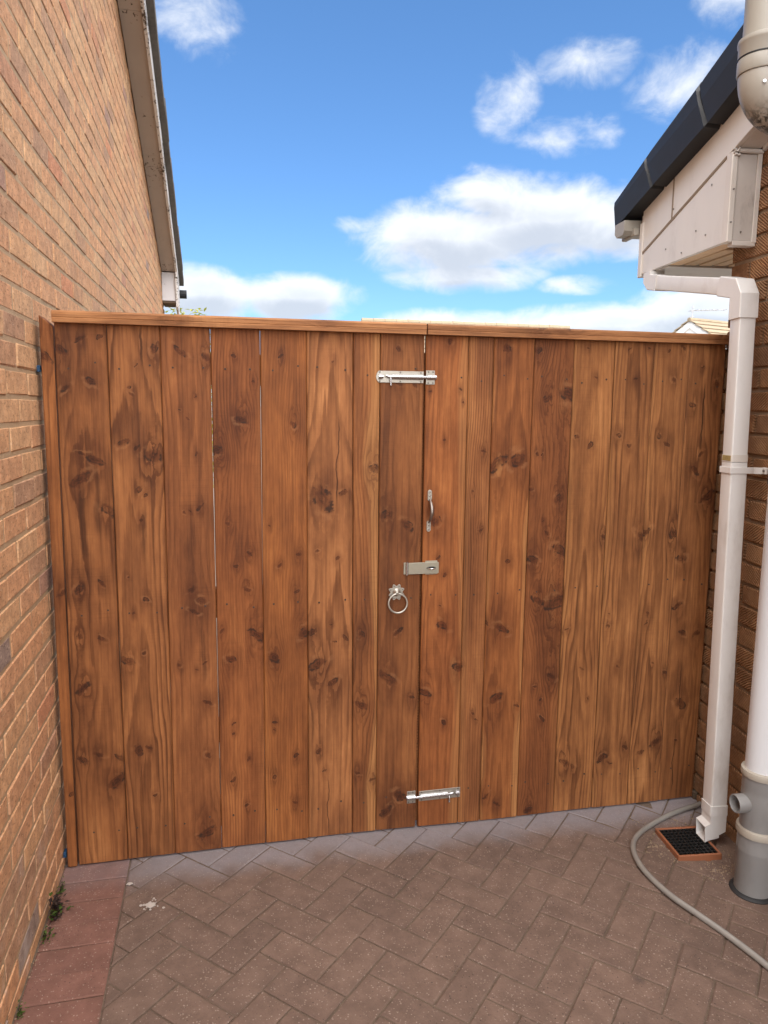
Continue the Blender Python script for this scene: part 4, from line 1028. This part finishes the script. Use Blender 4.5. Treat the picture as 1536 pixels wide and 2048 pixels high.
def boss(dirx, diry, z, length):
    d = Vector((dirx, diry, 0)).normalized(); c = Vector((sx, sy, z))
    return MB().lathe([(.0300, .030), (.0300, length - .002), (.0290, length), (.0262, length), (.0256, length - .002), (.0256, .045), (.0001, .044)], c, d, 32)
boss(-1, .06, .282, .093).build('boss_socket', M['grey_pvc'], SP, smooth=True)
boss(.32, -1, .252, .085).build('boss_socket', M['grey_pvc'], SP, smooth=True)
MB().lathe([(.0552, .399), (.0552, 2.10)], (sx, sy, 0), seg=44).build('white_pipe', M['white_pipe'], SP, smooth=True)
cl = MB(); cl.lathe([(.0556, 1.325), (.060, 1.325), (.060, 1.365), (.0556, 1.365)], (sx, sy, 0), seg=36); cl.box(sx + .05, sx + .11, sy - .012, sy + .012, 1.33, 1.36); cl.build('pipe_clip', M['seal'], SP, smooth=True)
ux = 2.040
emat, t, bb = new_mat('bend_plastic'); P_ = t.pos()
al = t.m('MULTIPLY', t.ss(t.noise(P_, 70, 5, .7), .42, .58), t.ss(t.m('ADD', t.sep(P_)[2], t.m('MULTIPLY', t.noise(P_, 14, 3, .6), .10)), 2.470, 2.395)); al = t.m('MULTIPLY', al, t.ss(t.sep(P_)[0], ux + .125, ux + .07))
setb(t, bb, t.mix(al, t.mix(t.noise(P_, 12, 3, .6), (.30, .272, .23), (.355, .325, .275)), (.035, .030, .020)), .42, 0, t.bump(al, .8, .002))
bend = []; rad = []
for a in range(0, 88, 8):
    bend.append((ux + .085 - .085 * math.cos(R(a)), sy, 2.472 - .085 * math.sin(R(a)))); rad.append(.0600)
bend.append((ux + .100, sy, 2.3845)); rad.append(.0600)
MB().tube([(ux, sy, 2.478)] + bend, [.0600] + rad, 40).build('bend', emat, SP, smooth=True)
MB().lathe([(.0630, 2.4785), (.0645, 2.482), (.0645, 2.516), (.0635, 2.519)], (ux, sy, 0), seg=44).build('socket', M['beige_pvc'], SP, smooth=True)
MB().lathe([(.0655, 2.5195), (.0655, 2.5225)], (ux, sy, 0), seg=44).build('ring_seal', M['seal'], SP, smooth=True)
MB().lathe([(.0635, 2.5228), (.0640, 2.524), (.0640, 2.553), (.0665, 2.557), (.0672, 2.563), (.0660, 2.570), (.0575, 2.574)], (ux, sy, 0), seg=44).build('socket_rim', M['beige_pvc'], SP, smooth=True)
MB().lathe([(.0552, 2.5735), (.0552, 3.6)], (ux, sy, 0), seg=44).build('vent_pipe', M['beige_pvc'], SP, smooth=True)
MB().tube([(ux + .100, sy, 2.3840), (ux + .103, sy, 2.3838)], .0635, 40).build('ring_seal', M['seal'], SP, smooth=True)
lw = [(ux + .103, sy, 2.3835), (ux + .125, sy, 2.383)] + [(sx - .085 + .085 * math.sin(R(a)), sy, 2.298 + .085 * math.cos(R(a))) for a in range(0, 91, 9)] + [(sx, sy, 2.09)]
MB().tube(lw, [.0615, .0615] + [.0595] * (len(lw) - 2), 40).build('lower_bend', emat, SP, smooth=True)
bs2 = MB(); bs2.lathe([(.0001, -.003), (.004, -.0025), (.004, .002)], (ux - .030, sy - .053, 2.440), (.49, .87, 0), 10); bs2.build('bend_screw', M['zinc_bright'], SP)

# ------------------------------------------------------------------ hose
hp = [(2.395, -.052), (2.372, -.060), (2.312, -.071), (2.218, -.096), (2.097, -.150), (2.008, -.216), (1.957, -.285), (1.930, -.368), (1.926, -.452), (1.940, -.546), (1.972, -.638), (2.005, -.735), (2.035, -.858), (2.055, -1.0), (2.06, -1.25), (2.03, -1.6)]
def catmull(P, n=8):
    out = []
    for i in range(len(P) - 1):
        p0, p1, p2, p3 = P[max(i - 1, 0)], P[i], P[i + 1], P[min(i + 2, len(P) - 1)]
        for k in range(n):
            t = k / n
            out.append(tuple(.5 * (2 * p1[c] + (p2[c] - p0[c]) * t + (2 * p0[c] - 5 * p1[c] + 4 * p2[c] - p3[c]) * t * t + (3 * p1[c] - p0[c] - 3 * p2[c] + p3[c]) * t ** 3) for c in range(2)))
    out.append(P[-1]); return out
HS = MB().tube([(x, y, zg(x, y) + .0105) for x, y in catmull(hp)], .0098, 14).build('garden_hose', M['hose'], smooth=True)
tag(HS, 'grey plastic hose curving over the paving round the drain', 'hose')

# ------------------------------------------------------------------ weeds, splats, crumbs
def leaf(bm, p, d, ln, w, lift):
    d = Vector((math.cos(d), math.sin(d), lift)).normalized(); s = d.cross(Vector((0, 0, 1))).normalized() * w; p = Vector(p)
    q = [p, p + d * ln * .45 + s + Vector((0, 0, .1 * ln)), p + d * ln, p + d * ln * .45 - s + Vector((0, 0, .1 * ln))]
    bm.faces.new([bm.verts.new(v) for v in q])
def weed(x, y, n, size, mats, label):
    t = thing('weed', label, 'weed', (x, y, zg(x, y)), group='weeds along the foot of the left wall')
    for mi, (mn, share) in enumerate(mats):
        b = MB()
        for k in range(int(n * share)):
            px = x + abs(rng.gauss(0, size * .28)); py = y + rng.gauss(0, size * .40); h = abs(rng.gauss(0, size * .40))
            leaf(b.bm, (px, py, h), rng.uniform(-1.9, 1.9), size * rng.uniform(.16, .34), size * rng.uniform(.05, .10), rng.uniform(-.2, .9))
        b.build('leaves', M[mn], t)
    st = MB()
    for k in range(4): st.tube([(x + .003, y + rng.uniform(-.4, .4) * size, -.004), (x + rng.uniform(.1, .4) * size, y + rng.uniform(-.5, .5) * size, size * rng.uniform(.4, .8))], .0012, 5)
    st.build('stems', M['leaf_dark'], t)
weed(.010, -.235, 150, .060, [('leaf_dark', .75), ('leaf_green', .25)], 'dark purplish weed, the largest at the foot of the left wall')
weed(.008, -.345, 60, .036, [('leaf_green', .8), ('leaf_dark', .2)], 'low green weed just nearer than the dark purplish weed')
weed(.012, -.125, 60, .030, [('leaf_green', .9), ('leaf_dark', .1)], 'thin green moss tuft between the dark weed and the gate post')
weed(.006, -.620, 40, .030, [('leaf_green', 1.0)], 'small green weed in the lower left corner by the wall')
bl = MB(); r_ = random.Random(4)
bl.prism([(.022 * (.45 + .55 * r_.random()) * math.cos(R(a)), .018 * (.4 + .6 * r_.random()) * math.sin(R(a))) for a in range(0, 360, 14)], 2, 0, .0022, .0008)
for k in range(9):
    a = r_.uniform(0, 6.28); d = r_.uniform(.022, .05); s_ = r_.uniform(.002, .005)
    bl.prism([(d * math.cos(a) + s_ * math.cos(R(q)), d * .7 * math.sin(a) + s_ * math.sin(R(q))) for q in range(0, 360, 60)], 2, 0, .0016)
tag(bl.build('dropping', M['gum'], loc=(.304, -.255, zg(.3, -.25) + .0012)), 'white bird dropping splattered on the paving near the red border', 'dropping')
bl = MB(); bl.prism([(.012 * (.6 + .4 * r_.random()) * math.cos(R(a)), .009 * (.5 + .5 * r_.random()) * math.sin(R(a))) for a in range(0, 360, 30)], 2, 0, .003, .0008)
tag(bl.build('dropping', M['gum'], loc=(.226, -.135, .0012)), 'small pale crumb on the edge of the red border by the gate', 'dropping')
cr = MB()
def crumb(x, y, s_):
    z = zg(x, y); a = rng.uniform(0, 3.1)
    vs = [cr.bm.verts.new((x + s_ * math.cos(a + q * 2.1) * rng.uniform(.6, 1.1), y + s_ * math.sin(a + q * 2.1) * rng.uniform(.6, 1.1), z - .001)) for q in range(3)] + [cr.bm.verts.new((x, y, z + s_ * rng.uniform(.5, 1.0)))]
    for f in ((0, 1, 3), (1, 2, 3), (2, 0, 3)): cr.bm.faces.new([vs[q] for q in f])
for k in range(520):
    if k % 4 == 0: w = hw(rng.gauss(-.30, .035), rng.gauss(-.28, .06), 0)
    elif k % 4 == 1: w = hw(rng.gauss(-.17, .04), rng.gauss(-.44, .025), 0)
    elif k % 4 == 2: w = hw(rng.gauss(-.06, .03), rng.uniform(-.45, -.1), 0)
    else: w = hw(rng.gauss(-.22, .06), rng.gauss(-.16, .03), 0)
    crumb(w.x, w.y, abs(rng.gauss(.0028, .0016)) + .0008)
for k in range(160):
    crumb(abs(rng.gauss(.0, .008)) + .003, rng.uniform(-1.0, 0), abs(rng.gauss(.002, .001)) + .0006)
for k in range(120):
    crumb(rng.uniform(.2, 2.2), rng.uniform(-1.1, -.02), abs(rng.gauss(.0012, .0006)) + .0004)
tag(cr.build('mortar_crumbs', M['mortar_brown']), 'loose mortar grit scattered round the drain and along the wall', 'grit', kind='stuff')

# ------------------------------------------------------------------ beyond the gate
def tiled_slope(bm_, ridge_a, ridge_b, down, rows):
    """roof slope of lapping courses between a ridge and the eaves"""
    A, B, D = Vector(ridge_a), Vector(ridge_b), Vector(down)
    n = (B - A).cross(D).normalized()
    if n.z < 0: n = -n
    for k in range(rows):
        a0, a1 = D * (k / rows), D * ((k + 1.12) / rows)
        q = [A + a0 + n * .01, B + a0 + n * .01, B + a1 + n * .055, A + a1 + n * .055]
        p = [A + a0 - n * .03, B + a0 - n * .03, B + a1 + n * .025, A + a1 + n * .025]
        bm_.loops([q, p])
FH = thing('far_house', 'far bungalow whose long sandy roof ridge just shows above the gate', 'house', (10, 25, 0))
w = MB(); w.box(6.2, 13.8, 22.4, 27.6, -.1, 2.75); w.build('wall', M['far_brick'], FH)
r1 = MB(); tiled_slope(r1, (5.78, 25, 4.70), (14.15, 25, 4.70), (0, -3.0, -2.0), 11); tiled_slope(r1, (5.78, 25, 4.70), (14.15, 25, 4.70), (0, 3.0, -2.0), 11)
r1 = r1.build('roof', M['far_tile'], FH)
rd = MB()
for k in range(19): rd.tube([(5.80 + k * .44, 25, 4.70 + rng.uniform(-.01, .01)), (6.23 + k * .44, 25, 4.70)], .095, 8)
rd.build('ridge_tiles', M['far_tile'], r1)
FG = thing('far_house', 'far house with a white gable and sandy tiled roof beside the downpipe', 'house', (18.1, 23, 0))
be = R(72); rdv = Vector((math.sin(be), math.cos(be), 0)); gd = Vector((math.cos(be), -math.sin(be), 0)); ap = Vector((18.12, 23.0, 4.935))
def gp3(u, v, z): return ap + rdv * u + gd * v + Vector((0, 0, z))
HWD, DRP = 3.1, 1.95
w = MB(); w.loops([[gp3(u, -HWD, -4.9), gp3(u, HWD, -4.9), gp3(u, HWD, -DRP - .1), gp3(u, 0, -.12), gp3(u, -HWD, -DRP - .1)] for u in (.25, 9)]); w.build('wall', M['far_brick'], FG)
for s_ in (-1, 1):
    w = MB(); w.loops([[gp3(u, 0, -.03), gp3(u, s_ * (HWD + .3), -DRP - .19), gp3(u, s_ * (HWD + .3), -DRP - .47), gp3(u, 0, -.30)] for u in (.0, .045)]); w.build('bargeboard', M['far_white'], FG)
w = MB(); w.loops([[gp3(u, -.9, -.70), gp3(u, .9, -.70), gp3(u, 0, -.2)] for u in (.05, .30)]); w.build('gable_cladding', M['far_white'], FG)
r1 = MB()
for s_ in (-1, 1): tiled_slope(r1, gp3(-.06, 0, 0), gp3(9, 0, 0), gd * s_ * (HWD + .35) + Vector((0, 0, -DRP - .18)), 12)
r1 = r1.build('roof', M['far_tile'], FG)
rd = MB()
for k in range(14): rd.tube([gp3(-.05 + k * .6, 0, .01), gp3(.54 + k * .6, 0, .01 + rng.uniform(-.01, .01))], .085, 8)
rd.build('ridge_tiles', M['far_tile'], r1)
AE = thing('tv_aerial', 'thin television aerial on a mast above the far white gable', 'aerial', gp3(.2, 0, 0))
mb_ = MB(); mb_.tube([gp3(.12, .0, -.6), gp3(.12, 0, .56)], .016, 8); mb_.build('mast', M['aerial'], AE)
bm2 = MB(); t0 = gp3(.12, 0, .36); dvec = Vector((1.0, .12, .07)); bm2.tube([t0 - dvec * .10, t0 + dvec * 1.55], .013, 8); bm2.build('boom', M['aerial'], AE)
for k, f in enumerate((0.04, .30, .55, .82, 1.1, 1.5)):
    e_ = MB(); c = t0 + dvec * f; ln = .16 if k else .26
    e_.tube([c - Vector((-.12, 1, 0)) * ln, c + Vector((-.12, 1, 0)) * ln], .010, 6); e_.box(c.x - .022, c.x + .022, c.y - .02, c.y + .02, c.z - .03, c.z + .03); e_.build('element', M['aerial'], AE)
for k in range(3):
    e_ = MB(); c = gp3(.12, 0, .14 + .17 * k); e_.tube([c - Vector((.06, 0, 0)), c + Vector((.06, 0, 0))], .010, 6); e_.build('element', M['aerial'], AE)
SB = thing('shrub', 'yellow green shrub peeping over the gate below the left eaves', 'shrub', (.1, 7.4, 0))
tr = MB(); 
for k in range(6): tr.tube([(.1 + .05 * k - .12, 7.4, 0), (.1 + .10 * k - .25, 7.4 + rng.uniform(-.2, .2), 1.3), (.1 + .13 * k - .30, 7.4 + rng.uniform(-.3, .3), 2.55)], [.03, .018, .006], 7)
tr.build('trunk', M['bark'], SB)
cw = MB()
for k in range(3600):
    a, e_ = rng.uniform(0, 6.283), rng.gauss(0, 1)
    r0 = rng.random() ** .4
    z = 1.70 + rng.uniform(-1.25, 1.02); q = math.sqrt(max(.05, 1 - ((z - 1.60) / 1.42) ** 2))
    x, y = .14 + math.cos(a) * r0 * .55 * q + .05 * math.sin(z * 7), 7.4 + math.sin(a) * r0 * .55 * q
    if z > 2.45 and (math.sin(x * 23) + math.sin(y * 19 + 1)) < -.5: continue
    leaf(cw.bm, (x, y, z), rng.uniform(0, 6.28), rng.uniform(.05, .10), rng.uniform(.012, .022), rng.uniform(-.5, .9))
cw.build('crown', M['leaf_yellow'], SB)
